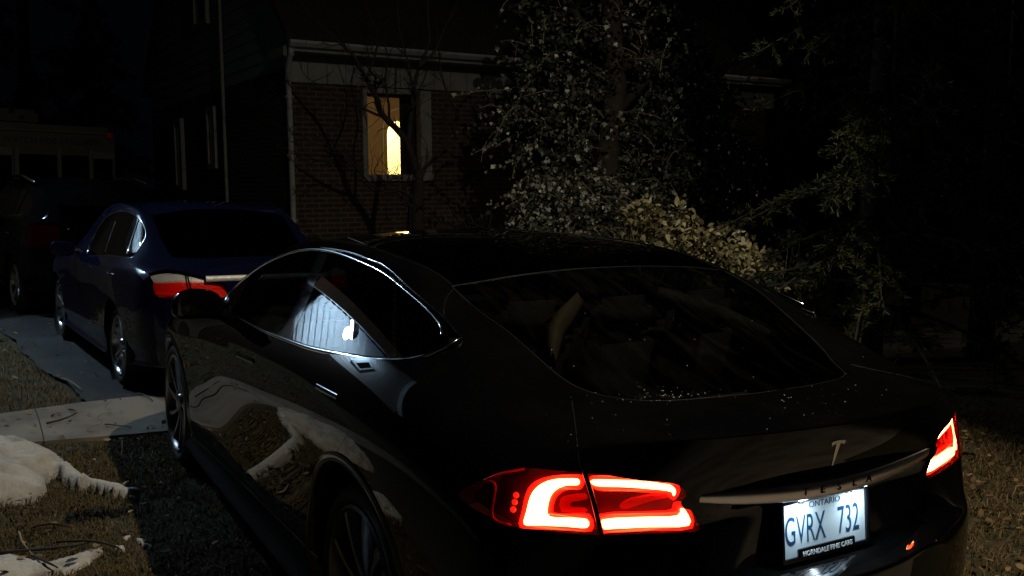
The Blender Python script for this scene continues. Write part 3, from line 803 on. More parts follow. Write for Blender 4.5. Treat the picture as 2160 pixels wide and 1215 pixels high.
    # ---- water beads on the tailgate and glass edge
    wb = MB(); k = 0
    spots = []
    while len(spots) < 210:
        u, v = random.uniform(1150, 1900), random.uniform(640, 935)
        if random.random() < .45: u, v = random.gauss(1420, 60), random.gauss(832, 8)
        elif random.random() < .4: u, v = random.gauss(1720, 60), random.gauss(850, 30)
        spots.append((u, v))
    for (u, v) in spots:
        h = sh.hit(u, v)
        if h is None or h[0].x > -.3: continue
        r = .0006+.0016*random.random()**2.2; n = h[1]; a = n.orthogonal().normalized(); b = n.cross(a); base = len(wb.v)
        for (e, f) in ((0, 1.0), (.55, .85), (.9, .4)):
            for q in range(6):
                w = math.pi*q/3; wb.v.append(tuple(h[0]+(a*math.cos(w)+b*math.sin(w))*r*max(e, .05)+n*r*.7*f))
        for i in range(2):
            for q in range(6): wb.f.append((base+i*6+q, base+i*6+(q+1) % 6, base+i*6+6+(q+1) % 6, base+i*6+6+q))
    w = wb.build('water_beads', M['water'], car, True); w['kind'] = 'stuff'
    # right-half mesh vertices, wheels excepted, are bent up and inward to fit the image
    done = set()
    for o in car.children_recursive:
        if o.type != 'MESH' or o.name.split('.')[0] in ('wheel', 'tyre', 'rim', 'wheel_well') or o.data.name in done: continue
        done.add(o.data.name); n = len(o.data.vertices); P = np.empty(n*3, np.float32); o.data.vertices.foreach_get('co', P); P = P.reshape(-1, 3)
        k = np.clip(-P[:, 1], 0, 2); P[:, 2] += .03*k; P[:, 1] += .08*np.clip(k-.4, 0, 2)
        o.data.vertices.foreach_set('co', P.ravel()); o.data.update()
    return car, sh
CAR_A, SHELL_A = black_car()
# ------------------------------------------------------------------ the two cars further up the drive
def side_poly_car(name, label, loc, yaw, scale, st, front, back, creases, paint, cfg):
    car = tag(empty(name, loc, (0, 0, yaw)), label, 'car', 'cars parked nose to tail up the drive')
    M4 = Matrix.Translation(loc) @ Matrix.Rotation(yaw, 4, 'Z')
    sc = lambda pts: [tuple(np.array(p)*scale) if not (isinstance(p, int)) else 0 for p in pts]
    st = [(x*scale, sc(r)) for x, r in st]; front = [sc(c) for c in front]; back = [sc(c) for c in back]
    sh = Shell(st, front, back, crease_rows=creases, level=4, M4=M4)
    k = scale
    for (nm, pl, space, cond) in cfg['cuts']:
        P = np.array(pl, float)*(k if space != 'pix' else 1)
        sh.carve(nm, spline(P, 4, True) if cfg.get('round', True) and nm in ('dlo', 'lens') else P, space, cond=cond, over=('body', 'dlo') if nm.startswith('pillar') else ('body',))
    wb, tr, rr, arch = cfg['wheelbase']*k, cfg['tyre']*k, cfg['rim']*k, cfg['arch']*k
    for cx in (0.0, wb):
        sh.carve('arch', [(cx+arch*math.cos(a), tr*1.02+arch*math.sin(a)) for a in np.linspace(0, 2*math.pi, 64, endpoint=False)], 'side', cond=lambda c: c[:, 1] > .4, over=('body', 'front_door', 'rear_door'))
    sh.part(['body'], 'body', paint, car)
    regs = set(sh.reg)
    for sd in ('L', 'R'):
        for r_ in ('front_door', 'rear_door'):
            if r_ in regs:
                d = sh.part([r_], 'door', paint, car, sd)
                hx, hz = cfg['handles'][0 if r_ == 'front_door' else 1]
                hb = MB(); ribbon(hb, sh.path([(hx*k-.09, hz*k), (hx*k, hz*k+.003), (hx*k+.09, hz*k)], 'side'), .026, .03, 1 if sd == 'L' else -1, taper=True)
                hb.build('handle', cfg.get('handle_mat', paint), d, True)
        for r_ in ('dlo', 'dlo2', 'dlo3'):
            if r_ in regs: sh.part([r_], 'side_window', cfg['side_glass'], car, sd, offset=-.003, solid=.004)
        if 'lens' in regs:
            t = sh.part(['lens'], 'tail_light', cfg.get('lens_mat', M['lens_red']), car, sd, offset=.002); sh.part(['lens'], 'reflector', cfg.get('refl_mat', M['red_reflector']), t, sd, offset=-.03)
        if 'lens_clear' in regs:
            t = sh.part(['lens_clear'], 'reverse_light', M['lens_clear'], car, sd, offset=.002); sh.part(['lens_clear'], 'reflector', M['chrome_dull'], t, sd, offset=-.03)
    for r_, nm in (('rear_window', 'rear_window'), ('windscreen', 'windscreen')):
        if r_ in regs: sh.part([r_], nm, M['dark_glass'], car, offset=-.002, solid=.004)
    for sg in (1, -1):
        for cx in (0.0, wb):
            ww = MB(); ww.lathe([(arch+.004, cfg['half']*k-.03), (arch+.02, cfg['half']*k*.6), (0.001, cfg['half']*k*.55)], (cx, 0, tr*1.02), 'y', 36, sg); ww.build('wheel_well', M['plastic'], car, True)
            make_wheel(car, (cx, sg*(cfg['half']*k-.045), tr), tr, rr, .21, sg, cfg['spokes'], cfg['rim_mat'], .4+cx)
        x, y, z, sx, sy, sz = [a*k for a in cfg['mirror']]
        mm = MB(); bm = bmesh.new(); bmesh.ops.create_uvsphere(bm, u_segments=20, v_segments=12, radius=1.0); bm.verts.index_update(); V = []
        for v in bm.verts:
            a, b, c = [math.copysign(abs(q)**.6, q) for q in v.co]
            V.append((x+(sx if a > 0 else sx*.3)*a, sg*(y+sy*b), z+sz*c))
        mm.add(V, [[v.index for v in f.verts] for f in bm.faces]); bm.free()
        mo = mm.build('mirror', paint, car, True)
        am = MB(); am.tube([(x+.03, sg*(y-sy*1.9), z-.03), (x+.01, sg*(y-sy*.6), z-.02)], .025, 8); am.build('mirror_arm', M['plastic'], mo, True)
        tm = MB(); ribbon(tm, sh.path(cfg['trim'], 'side') if cfg['trim_space'] == 'side' else sh.path(cfg['trim'], 'pix', closed=True), .012, .005, sg); tm.build('window_trim', M['chrome'], car, True)
    return car, sh

M['chrome_dull'] = mat('lamp_reflector', (0.85, 0.87, 0.87), 0.4, metal=0.3, bump=(60, .6, .01))
M['bright_red'] = mat('bright_red_reflector', (0.95, 0.04, 0.03), 0.3, bump=(60, .6, .01))
M['lens_pink'] = lens_mat('thin_red_lens', (0.97, 0.45, 0.4), 0.02)
def blue_sedan():
    st = [
     (3.45, [(.50,.22),(.60,.26),(.66,.36),(.68,.48),(.69,.55),(.69,.62),(.68,.68),(.64,.73), 0,0,0,0]),
     (3.10, [(.66,.20),(.82,.24),(.86,.36),(.87,.50),(.88,.62),(.88,.71),(.87,.79),(.80,.87),(.68,.895),(.52,.905),(.28,.91),(0,.915)]),
     (2.775,[(.70,.19),(.86,.24),(.89,.36),(.90,.50),(.905,.65),(.905,.76),(.89,.86),(.83,.935),(.70,.955),(.55,.965),(.28,.97),(0,.975)]),
     (2.35, [(.70,.19),(.865,.24),(.895,.36),(.90,.50),(.905,.66),(.91,.79),(.90,.89),(.85,.965),(.74,.985),(.60,1.0),(.30,1.015),(0,1.02)]),
     (1.95, [(.70,.19),(.87,.24),(.90,.36),(.90,.50),(.905,.66),(.915,.80),(.91,.91),(.87,.985),(.755,1.12),(.66,1.17),(.34,1.21),(0,1.22)]),
     (1.50, [(.70,.19),(.87,.24),(.905,.36),(.90,.50),(.91,.66),(.92,.81),(.915,.92),(.875,1.0),(.70,1.33),(.61,1.385),(.31,1.42),(0,1.43)]),
     (1.00, [(.70,.19),(.87,.24),(.905,.36),(.90,.50),(.91,.66),(.92,.82),(.915,.935),(.875,1.015),(.685,1.42),(.59,1.462),(.30,1.49),(0,1.50)]),
     (0.50, [(.70,.19),(.865,.24),(.90,.36),(.905,.50),(.915,.66),(.925,.83),(.92,.95),(.875,1.03),(.68,1.41),(.58,1.45),(.30,1.48),(0,1.49)]),
     (0.10, [(.70,.20),(.86,.25),(.895,.37),(.905,.51),(.915,.67),(.925,.84),(.92,.96),(.87,1.045),(.675,1.345),(.565,1.385),(.29,1.415),(0,1.425)]),
     (-.25, [(.68,.21),(.85,.26),(.885,.38),(.90,.53),(.91,.69),(.915,.85),(.91,.97),(.85,1.05),(.68,1.17),(.55,1.20),(.28,1.235),(0,1.245)]),
     (-.55, [(.64,.23),(.82,.28),(.865,.40),(.88,.55),(.885,.70),(.885,.85),(.875,.965),(.82,1.03),(.68,1.062),(.54,1.072),(.28,1.092),(0,1.10)]),
     (-.80, [(.58,.25),(.76,.30),(.82,.42),(.845,.58),(.85,.71),(.84,.84),(.825,.94),(.765,.995), 0,0,0,0])]
    front = [[(3.56,.40,.22),(3.60,.46,.26),(3.64,.5,.36),(3.65,.5,.48),(3.65,.5,.55),(3.64,.5,.62),(3.61,.49,.68),(3.55,.46,.75)],
             [(3.62,.26,.22),(3.67,.3,.26),(3.72,.33,.36),(3.73,.33,.48),(3.73,.33,.55),(3.72,.33,.62),(3.68,.32,.68),(3.62,.3,.77)],
             [(3.65,.13,.22),(3.71,.15,.26),(3.75,.16,.36),(3.76,.16,.48),(3.76,.16,.55),(3.75,.16,.62),(3.71,.16,.68),(3.65,.15,.78)],
             [(3.66,0,.22),(3.72,0,.26),(3.76,0,.36),(3.77,0,.48),(3.77,0,.55),(3.76,0,.62),(3.72,0,.68),(3.66,0,.78)]]
    back = [[(-.90,.46,.25),(-.98,.6,.30),(-1.01,.65,.42),(-1.02,.67,.58),(-1.01,.67,.70),(-.99,.66,.83),(-.96,.64,.94),(-.90,.58,1.02)],
            [(-.94,.32,.25),(-1.03,.42,.30),(-1.06,.43,.42),(-1.08,.44,.58),(-1.07,.44,.68),(-1.03,.43,.83),(-1.0,.42,.94),(-.96,.39,1.035)],
            [(-.95,.16,.25),(-1.05,.2,.30),(-1.085,.22,.42),(-1.105,.22,.58),(-1.09,.22,.68),(-1.04,.22,.83),(-1.02,.21,.94),(-.99,.2,1.045)],
            [(-.95,0,.25),(-1.06,0,.30),(-1.095,0,.42),(-1.115,0,.58),(-1.10,0,.68),(-1.045,0,.83),(-1.025,0,.94),(-1.0,0,1.05)]]
    S = len(st)
    dlo = [(185,537),(196,503),(207,481),(222,460),(240,449),(259,445),(278,450),(294,461),(304,477),(308,495),(300,515),(286,536),(277,543),(250,541),(222,538)]
    cfg = dict(wheelbase=2.775, tyre=.333, rim=.245, arch=.375, half=.915, lens_mat=M['lens_pink'], refl_mat=M['bright_red'], side_glass=M['glass'], rim_mat=M['rim_silver'], spokes=(5, 2, .03, .12),
      mirror=(1.62, 1.01, 1.03, .07, .105, .07), handles=[(.95, .905), (.02, .925)], trim=dlo, trim_space='pix',
      cuts=[('dlo', dlo, 'pix', lambda c: (c[:, 1] > .5) & (c[:, 2] > .85)),
            ('lens_clear', [(312,577),(330,571),(356,568),(393,575),(430,584),(450,592),(451,595),(420,594),(395,592),(370,592),(345,595),(319,596)], 'pix', lambda c: c[:, 0] < -.4),
            ('lens', [(318,596),(345,595),(370,592),(395,592),(420,594),(451,595),(470,598),(484,617),(474,626),(404,627),(330,627)], 'pix', lambda c: c[:, 0] < -.4),
            ('rear_window', [(-.66,-.2),(-.64,.3),(-.52,.56),(-.2,.57),(.12,.56),(.16,.3),(.17,-.2)], 'plan', lambda c: c[:, 2] > 1.0),
            ('windscreen', [(1.62,-.2),(1.6,.3),(1.52,.58),(1.8,.62),(2.2,.65),(2.3,.3),(2.33,-.2)], 'plan', lambda c: c[:, 2] > .9),
            ('front_door', [(1.98,.34),(1.0,.34),(1.0,1.2),(1.98,1.2)], 'side', lambda c: (c[:, 1] > .8)),
            ('rear_door', [(.999,.34),(.36,.34),(.33,.55),(.12,.78),(-.02,1.2),(.999,1.2)], 'side', lambda c: (c[:, 1] > .8))])
    car, sh = side_poly_car('parked_car', 'dark blue sedan with red and clear tail lights and five-spoke alloy wheels', (5.43, .075, 0), R(4.6), .975, st, front, back,
        [(7, S-1, S+3, .6), (3, S-1, S+3, .5), (6, 2, S+3, .3)], M['blue_paint'], cfg)
    k = .975
    for sg in (1, -1):
        for pl in ([(241,469),(230,500),(219,534)], [(292,461),(279,500),(267,535)]):
            b = MB(); ribbon(b, sh.path(pl), .05 if pl[0][0] < 250 else .022, .004, sg); b.build('window_pillar', M['gloss_black'], car, True)
        for pl in ([(1.0, .99), (1.0, .7), (1.0, .36)], [(.36, .36), (.33, .55), (.12, .78), (.03, .95)]):
            b = MB(); ribbon(b, sh.path([(x*k, z*k) for x, z in pl], 'side'), .007, .002, sg); b.build('shut_line', M['groove'], car, True)
        b = MB(); ribbon(b, sh.path([(394,575),(400,600),(409,627)]), .012, .004, sg); b.build('lamp_gap', M['gloss_black'], car, True)
        b = MB(); ribbon(b, sh.path([(330,619),(365,620),(402,621)]), .035, .004, sg); b.build('brake_lamp', M['red_bright'], car, True)
    b = MB(); hits = sh.path([(.44*k*s, .950*k) for s in np.linspace(1, -1, 25)], 'rear', n=1)
    ribbon(b, hits, .045, .012); b.build('trim_strip', M['chrome_dull'], car, True)
    b = MB(); b.box((-1.06*k, 0, .76*k), (.004, .30, .15), None, .001); b.build('licence_plate', M['plate'], car)
    b = MB(); hits = sh.path([(.60*k*s, 1.035*k) for s in np.linspace(1, -1, 25)], 'rear', n=1); ribbon(b, hits, .012, .008); b.build('boot_lip', M['blue_paint'], car, True)
    return car, sh
M['red_bright'] = mat('retro_reflector', (0.9, 0.03, 0.02), 0.2, coat=1.0)
CAR_B, SHELL_B = blue_sedan()

def black_suv():
    st = [
     (3.45, [(.52,.30),(.62,.36),(.70,.48),(.74,.62),(.76,.72),(.76,.82),(.75,.90),(.70,.97), 0,0,0,0]),
     (3.15, [(.66,.28),(.84,.34),(.89,.46),(.91,.62),(.92,.75),(.92,.86),(.91,.97),(.84,1.05),(.70,1.07),(.52,1.08),(.28,1.085),(0,1.09)]),
     (2.75, [(.70,.27),(.88,.33),(.92,.45),(.93,.62),(.935,.77),(.935,.90),(.925,1.01),(.87,1.08),(.72,1.10),(.55,1.11),(.28,1.115),(0,1.12)]),
     (2.30, [(.70,.27),(.885,.33),(.925,.45),(.925,.62),(.93,.78),(.94,.92),(.93,1.03),(.88,1.10),(.75,1.13),(.62,1.15),(.3,1.165),(0,1.17)]),
     (1.90, [(.70,.27),(.89,.33),(.93,.45),(.925,.62),(.935,.78),(.945,.93),(.94,1.04),(.89,1.115),(.76,1.34),(.67,1.40),(.34,1.44),(0,1.45)]),
     (1.45, [(.70,.27),(.89,.33),(.93,.45),(.925,.62),(.935,.78),(.945,.94),(.94,1.05),(.89,1.125),(.72,1.58),(.63,1.63),(.31,1.66),(0,1.67)]),
     (0.95, [(.70,.27),(.89,.33),(.93,.45),(.925,.62),(.935,.78),(.945,.945),(.94,1.06),(.89,1.135),(.71,1.63),(.62,1.68),(.30,1.71),(0,1.72)]),
     (0.45, [(.70,.27),(.89,.33),(.93,.45),(.93,.62),(.94,.78),(.945,.95),(.94,1.07),(.89,1.145),(.71,1.62),(.61,1.67),(.30,1.70),(0,1.71)]),
     (0.05, [(.70,.28),(.88,.34),(.925,.46),(.935,.63),(.94,.79),(.945,.955),(.94,1.08),(.885,1.16),(.70,1.59),(.60,1.64),(.30,1.67),(0,1.68)]),
     (-.35, [(.68,.29),(.86,.35),(.905,.47),(.92,.64),(.925,.80),(.925,.96),(.92,1.09),(.865,1.18),(.68,1.54),(.58,1.59),(.30,1.62),(0,1.63)]),
     (-.62, [(.64,.31),(.83,.37),(.88,.49),(.90,.65),(.905,.81),(.905,.97),(.895,1.10),(.84,1.20),(-.6,.66,1.48),(-.58,.56,1.54),(-.58,.30,1.57),(-.58,0,1.58)]),
     (-.80, [(.58,.33),(.78,.39),(.84,.51),(.86,.66),(.865,.81),(.86,.97),(.85,1.10),(.80,1.20), 0,0,0,0])]
    front = [[(3.54,.40,.30),(3.58,.48,.36),(3.62,.55,.48),(3.63,.56,.62),(3.63,.57,.72),(3.62,.57,.82),(3.6,.56,.90),(3.54,.5,.99)],
             [(3.58,.26,.30),(3.63,.31,.36),(3.68,.36,.48),(3.69,.36,.62),(3.69,.36,.72),(3.68,.36,.82),(3.65,.36,.90),(3.58,.32,1.01)],
             [(3.6,.13,.30),(3.65,.16,.36),(3.7,.18,.48),(3.71,.18,.62),(3.71,.18,.72),(3.7,.18,.82),(3.67,.18,.90),(3.6,.16,1.02)],
             [(3.6,0,.30),(3.65,0,.36),(3.7,0,.48),(3.71,0,.62),(3.71,0,.72),(3.7,0,.82),(3.67,0,.90),(3.6,0,1.02)]]
    back = [[(-.86,.46,.33),(-.93,.62,.39),(-.96,.66,.51),(-.97,.68,.66),(-.96,.68,.81),(-.95,.67,.97),(-.93,.66,1.10),(-.85,.62,1.28)],
            [(-.90,.32,.33),(-.98,.42,.39),(-1.01,.44,.51),(-1.02,.45,.66),(-1.01,.45,.81),(-.99,.44,.97),(-.97,.44,1.10),(-.84,.42,1.36)],
            [(-.91,.16,.33),(-1.0,.21,.39),(-1.03,.22,.51),(-1.04,.22,.66),(-1.03,.22,.81),(-1.01,.22,.97),(-.985,.22,1.10),(-.83,.21,1.39)],
            [(-.91,0,.33),(-1.0,0,.39),(-1.035,0,.51),(-1.045,0,.66),(-1.035,0,.81),(-1.015,0,.97),(-.99,0,1.10),(-.83,0,1.40)]]
    S = len(st)
    cfg = dict(wheelbase=2.7, tyre=.36, rim=.26, arch=.41, half=.94, side_glass=M['dark_glass'], rim_mat=M['rim_silver'], spokes=(5, 1, .08, .0), handle_mat=M['chrome'], lens_mat=M['dark_glass'],
      mirror=(1.70, 1.06, 1.18, .07, .11, .09), handles=[(.85, 1.0), (-.05, 1.02)], trim=[(1.95,1.16),(1.45,1.17),(.9,1.18),(.4,1.19),(0,1.20),(-.3,1.22)], trim_space='side',
      cuts=[('dlo', [(1.9,1.17),(1.62,1.42),(1.4,1.54),(.92,1.58),(.90,1.18)], 'side', lambda c: c[:, 2] > 1.1),
            ('dlo2', [(.84,1.18),(.84,1.58),(.4,1.57),(.0,1.54),(.05,1.19)], 'side', lambda c: c[:, 2] > 1.1),
            ('dlo3', [(-.03,1.20),(-.06,1.53),(-.3,1.48),(-.5,1.36),(-.52,1.26),(-.3,1.21)], 'side', lambda c: c[:, 2] > 1.1),
            ('lens', [(-.55,.90),(-.60,1.02),(-.72,1.16),(-1.0,1.16),(-1.2,1.1),(-1.2,.90)], 'side', lambda c: (c[:, 1] > .55) & (c[:, 0] < -.5)),
            ('windscreen', [(1.60,-.2),(1.58,.3),(1.5,.6),(1.9,.66),(2.2,.68),(2.28,.3),(2.3,-.2)], 'plan', lambda c: c[:, 2] > 1.0),
            ('front_door', [(1.95,.42),(.87,.42),(.87,1.17),(1.95,1.17)], 'side', lambda c: c[:, 1] > .8),
            ('rear_door', [(.869,.42),(.42,.42),(.38,.62),(.1,.85),(0,1.17),(.869,1.17)], 'side', lambda c: c[:, 1] > .8)])
    car, sh = side_poly_car('parked_car', 'black sport utility vehicle with chrome handles ahead of the blue sedan', (10.45, .62, 0), R(9), .97, st, front, back,
        [(6, S-1, S+3, .5), (3, S-1, S+3, .4)], M['black_suv_paint'], cfg)
    b = MB()
    for sg in (1, -1):
        b = MB(); b.tube([(-.3, sg*.66, 1.60), (.3, sg*.66, 1.68), (1.2, sg*.67, 1.66)], .018, 8); b.build('roof_rail', M['chrome'], car, True)
    b = MB(); b.box((-.95, 0, 1.24), (.02, 1.1, .22), Matrix.Rotation(R(28), 3, 'Y'), .01); b.build('rear_window', M['dark_glass'], car)
    return car
CAR_C = black_suv()

# ------------------------------------------------------------------ step van at the end of the drive
def step_van():
    c = at_depth(118, 395, 17.0); c[2] = 0
    yaw = R(10)
    van = tag(empty('step_van', tuple(c), (0, 0, yaw)), 'tall boxy van with dark lettering above its rear windows at the end of the drive', 'van')
    Wd, H, Ln = 2.15, 2.62, 5.5
    cream = mat('van_cream', (0.06, 0.054, 0.04), 0.5, noise=(3, (0.038, 0.035, 0.025), .4, .7)); cream2 = mat('van_white', (0.10, 0.095, 0.085), 0.5)
    b = MB(); b.box((Ln/2, 0, .45+(H-.45)/2), (Ln, Wd, H-.45), None, .12); b.build('body', cream, van, True); autosmooth(van.children[-1])
    def bx(name, m, c_, s_, bev=.01, par=None):
        q = MB(); q.box(c_, s_, None, bev); return q.build(name, m, par or van)
    bx('roof_vent', M['plastic'], (1.2, .5, H+.14), (1.2, .8, .28), .06)
    bx('roof_edge', cream2, (-.02, 0, H-.12), (.05, Wd-.25, .03))
    for y, w in ((.86, .30), (.28, .62), (-.33, .46), (-.80, .36)):
        bx('window', M['dark_glass'], (-.012, y, 1.66), (.03, w, .85))
    for y in (.63, -.06, -.60):
        bx('window_post', cream2, (-.03, y, 1.72), (.05, .07, .95))
    bx('window_hood', cream2, (-.04, -.80, 2.10), (.08, .40, .12)); bx('window_hood', cream2, (-.04, .86, 2.12), (.08, .30, .14))
    bx('bumper', M['steel'], (-.10, 0, .48), (.16, Wd, .18), .03)
    for y in (.95, -.93):
        q = MB(); q.lathe([(0.001, -.02), (.05, -.02), (.06, 0)], (0, 0, 0), 'z', 16); q.v = [(-.03+v[2], y+v[0], 2.47+v[1]) for v in q.v]; q.build('marker_lamp', M['red_reflector'], van)
        bx('tail_light', M['red_reflector'], (-.02, y, .95), (.04, .14, .22))
    m4 = Matrix(((0, 0, -1, -.012), (-1, 0, 0, .02), (0, 1, 0, 2.33), (0, 0, 0, 1)))
    text_mesh('lettering', 'WATCH FOR CHILDREN', .148, M['plastic'], van, m4, .004, sx=1.0, bold=.004)
    for x in (.9, 4.4):
        for sg in (1, -1): make_wheel(van, (x, sg*(Wd/2-.02), .37), .37, .22, .22, sg, (6, 1, .07, 0), M['steel'])
    for z, y in ((H+.22, .55), (H+.12, .40)):
        q = MB(); q.lathe([(0.001, .05), (.03, .04), (.045, 0)], (.55, y, z), 'z', 12); q.build('beacon', M['chrome'], van, True)
step_van()
# ------------------------------------------------------------------ ground, walk, drive
def sheet(name, outline, z, material, th=0.0, kind='structure'):
    b = MB(); P = [Vector((x, y, z)) for x, y in outline]
    b.poly_prism(P, Vector((0, 0, -max(th, .002)))); o = b.build(name, material); o['kind'] = kind; return o
M['lawn'] = mat('lawn_soil', (0.05, 0.036, 0.018), 0.95, noise=(9, (0.035, 0.042, 0.016), .40, .62), bump=(35, .8, .03))
M['asphalt'] = mat('asphalt', (0.008, 0.0085, 0.0095), 0.85, noise=(2.2, (0.042, 0.042, 0.045), .34, .74), bump=(140, .5, .006))
M['salted_road'] = mat('salted_asphalt', (0.30, 0.285, 0.26), .85, noise=(1.2, (0.2, 0.19, 0.175), .4, .7), bump=(140, .5, .006))
M['concrete'] = mat('concrete', (0.25, 0.225, 0.19), 0.9, noise=(2.6, (0.12, 0.105, 0.085), .40, .72), bump=(90, .35, .006))
g = MB(); n = 60
gx = np.concatenate([np.linspace(-200, -6, 6), np.linspace(-4, 16, 70), np.linspace(20, 300, 8)]); gy = np.concatenate([np.linspace(-250, -14, 7), np.linspace(-12, 8, 70), np.linspace(12, 250, 7)])
GV = [(x, y, (-.015+.018*math.sin(x*3.1+y*1.7)*math.sin(y*2.3-x*.6) if -4 <= x <= 16 and -12 <= y <= 8 else -.02)) for x in gx for y in gy]
GF = [(i*len(gy)+j, (i+1)*len(gy)+j, (i+1)*len(gy)+j+1, i*len(gy)+j+1) for i in range(len(gx)-1) for j in range(len(gy)-1)]
o = link_mesh('ground', GV, GF, M['lawn']); o['kind'] = 'structure'
rnd = random.Random(3)
left_edge = [(x, 1.22+.115*(x-4.75)+.03*math.sin(x*2.1)+.02*math.sin(x*5.3)+rnd.uniform(-.012, .012)) for x in np.arange(4.75, 9.5, .06)]+[(12, 1.9), (30, 2.6)]
sheet('driveway', [(4.75, -1.15), (30, -1.3)]+left_edge[::-1], .012, M['asphalt'])
sheet('driveway_apron', [(-4.2, -5.0), (-2.2, -3.2), (-1.5, -1.2), (3.66, -.95), (3.66, .62), (-1.5, .62), (-2.2, .7), (-4.2, 1.5)], .010, M['concrete'])
sw = []
walk = sheet('sidewalk', [(3.65, -30), (4.76, -30), (4.76, .2), (4.80, .76), (4.74, 1.25), (4.60, 1.8), (4.66, 2.6), (4.66, 12), (3.72, 12), (3.74, 2.4), (3.72, 1.7), (3.65, 1.0)], .022, M['concrete'], .06)
for pts, wd in (([(3.66, 1.56), (4.2, 1.555), (4.64, 1.56)], .009), ([(3.67, .30), (4.75, .31)], .009), ([(4.70, 1.05), (4.52, 1.12), (4.40, 1.10), (4.22, 1.20), (4.05, 1.19), (3.92, 1.30)], .0045), ([(4.22, 1.20), (4.12, 1.36), (4.16, 1.5)], .003)):
    b = MB(); L = spline(pts, 5); b.tube([(x, y, .0205) for x, y in L], wd*.5, 6); b.build('joint', M['groove'], walk)
sheet('road', [(-12, -200), (-4.2, -200), (-4.2, 200), (-12, 200)], .006, M['salted_road'])

# ------------------------------------------------------------------ snow
M['snow'] = mat('old_snow', (0.53, 0.53, 0.525), 0.85, noise=(7, (0.27, 0.26, 0.24), .48, .76), bump=(28, .7, .02))
def snow(outline, height, label, group=None, seed=0):
    rr = random.Random(seed); O = spline(outline, 5, True)
    O = np.array([p+np.array([rr.uniform(-.012, .012), rr.uniform(-.012, .012)]) for p in O])
    x0, y0 = O.min(0); x1, y1 = O.max(0); st = max(.012, min(.03, (x1-x0)/40))
    bm = bmesh.new(); grid = {}
    xs = np.arange(x0, x1+st, st); ys = np.arange(y0, y1+st, st)
    XY = np.array([(x, y) for x in xs for y in ys]); ins = in_poly(XY, O)
    from mathutils import noise
    for k, (x, y) in enumerate(XY):
        if not ins[k]: continue
        c, d = nearest_on_poly(np.array([x, y]), O)
        h = height*(1-math.exp(-d/(.10+height*.6)))+.012
        h += (.022+height*.16)*noise.noise(Vector((x*9, y*9, seed)))*min(1, d/.05)+.005*noise.noise(Vector((x*40, y*40, seed)))
        grid[(k//len(ys), k % len(ys))] = bm.verts.new((x, y, max(h, .003)))
    for (i, j), v in list(grid.items()):
        q = [grid.get((i+a, j+b)) for a, b in ((0, 0), (1, 0), (1, 1), (0, 1))]
        if all(q): bm.faces.new(q)
    # skirt down to the soil
    for e in [e for e in bm.edges if len(e.link_faces) == 1]:
        a, b = e.verts
    edges = [e for e in bm.edges if len(e.link_faces) == 1]
    r = bmesh.ops.extrude_edge_only(bm, edges=edges)
    for v in [q for q in r['geom'] if isinstance(q, bmesh.types.BMVert)]: v.co.z = -.04
    bmesh.ops.recalc_face_normals(bm, faces=bm.faces)
    me = bpy.data.meshes.new('snow_patch'); bm.to_mesh(me); bm.free(); me.materials.append(M['snow'])
    me.polygons.foreach_set('use_smooth', [True]*len(me.polygons))
    o = bpy.data.objects.new('snow_patch', me); COL.objects.link(o); return tag(o, label, 'snow', group)
SNOW = [
 ([(3.75,2.7),(3.80,1.85),(3.74,1.66),(3.32,1.50),(2.98,1.43),(2.78,1.38),(2.62,1.28),(2.46,1.17),(2.40,1.20),(2.46,1.31),(2.66,1.42),(2.64,1.47),(2.90,1.53),(2.99,1.57),(2.84,1.60),(2.64,1.63),(2.60,1.83),(2.55,2.7)], .15, 'large heap of old snow by the sidewalk with a thin tongue toward the car'),
 ([(1.84,2.3),(1.81,1.86),(1.78,1.77),(1.66,1.68),(1.67,1.60),(1.73,1.47),(1.70,1.44),(1.62,1.49),(1.56,1.53),(1.50,1.62),(1.53,1.75),(1.42,2.3)], .035, 'thin ragged strip of snow on the grass at the bottom edge'),
 ([(1.83,1.36),(1.82,1.325),(1.78,1.32),(1.775,1.35)], .014, 'small round lump of snow on the dark grass'),
 ([(1.78,1.315),(1.76,1.285),(1.64,1.25),(1.62,1.265),(1.70,1.30)], .016, 'long narrow lump of snow at the edge of the shadow'),
 ([(1.72,1.39),(1.70,1.365),(1.64,1.36),(1.66,1.385)], .010, 'flat sliver of snow just above the bottom strip')]
for k, (ol, h, lb) in enumerate(SNOW): snow(ol, h, lb, 'patches of leftover snow', k+1)

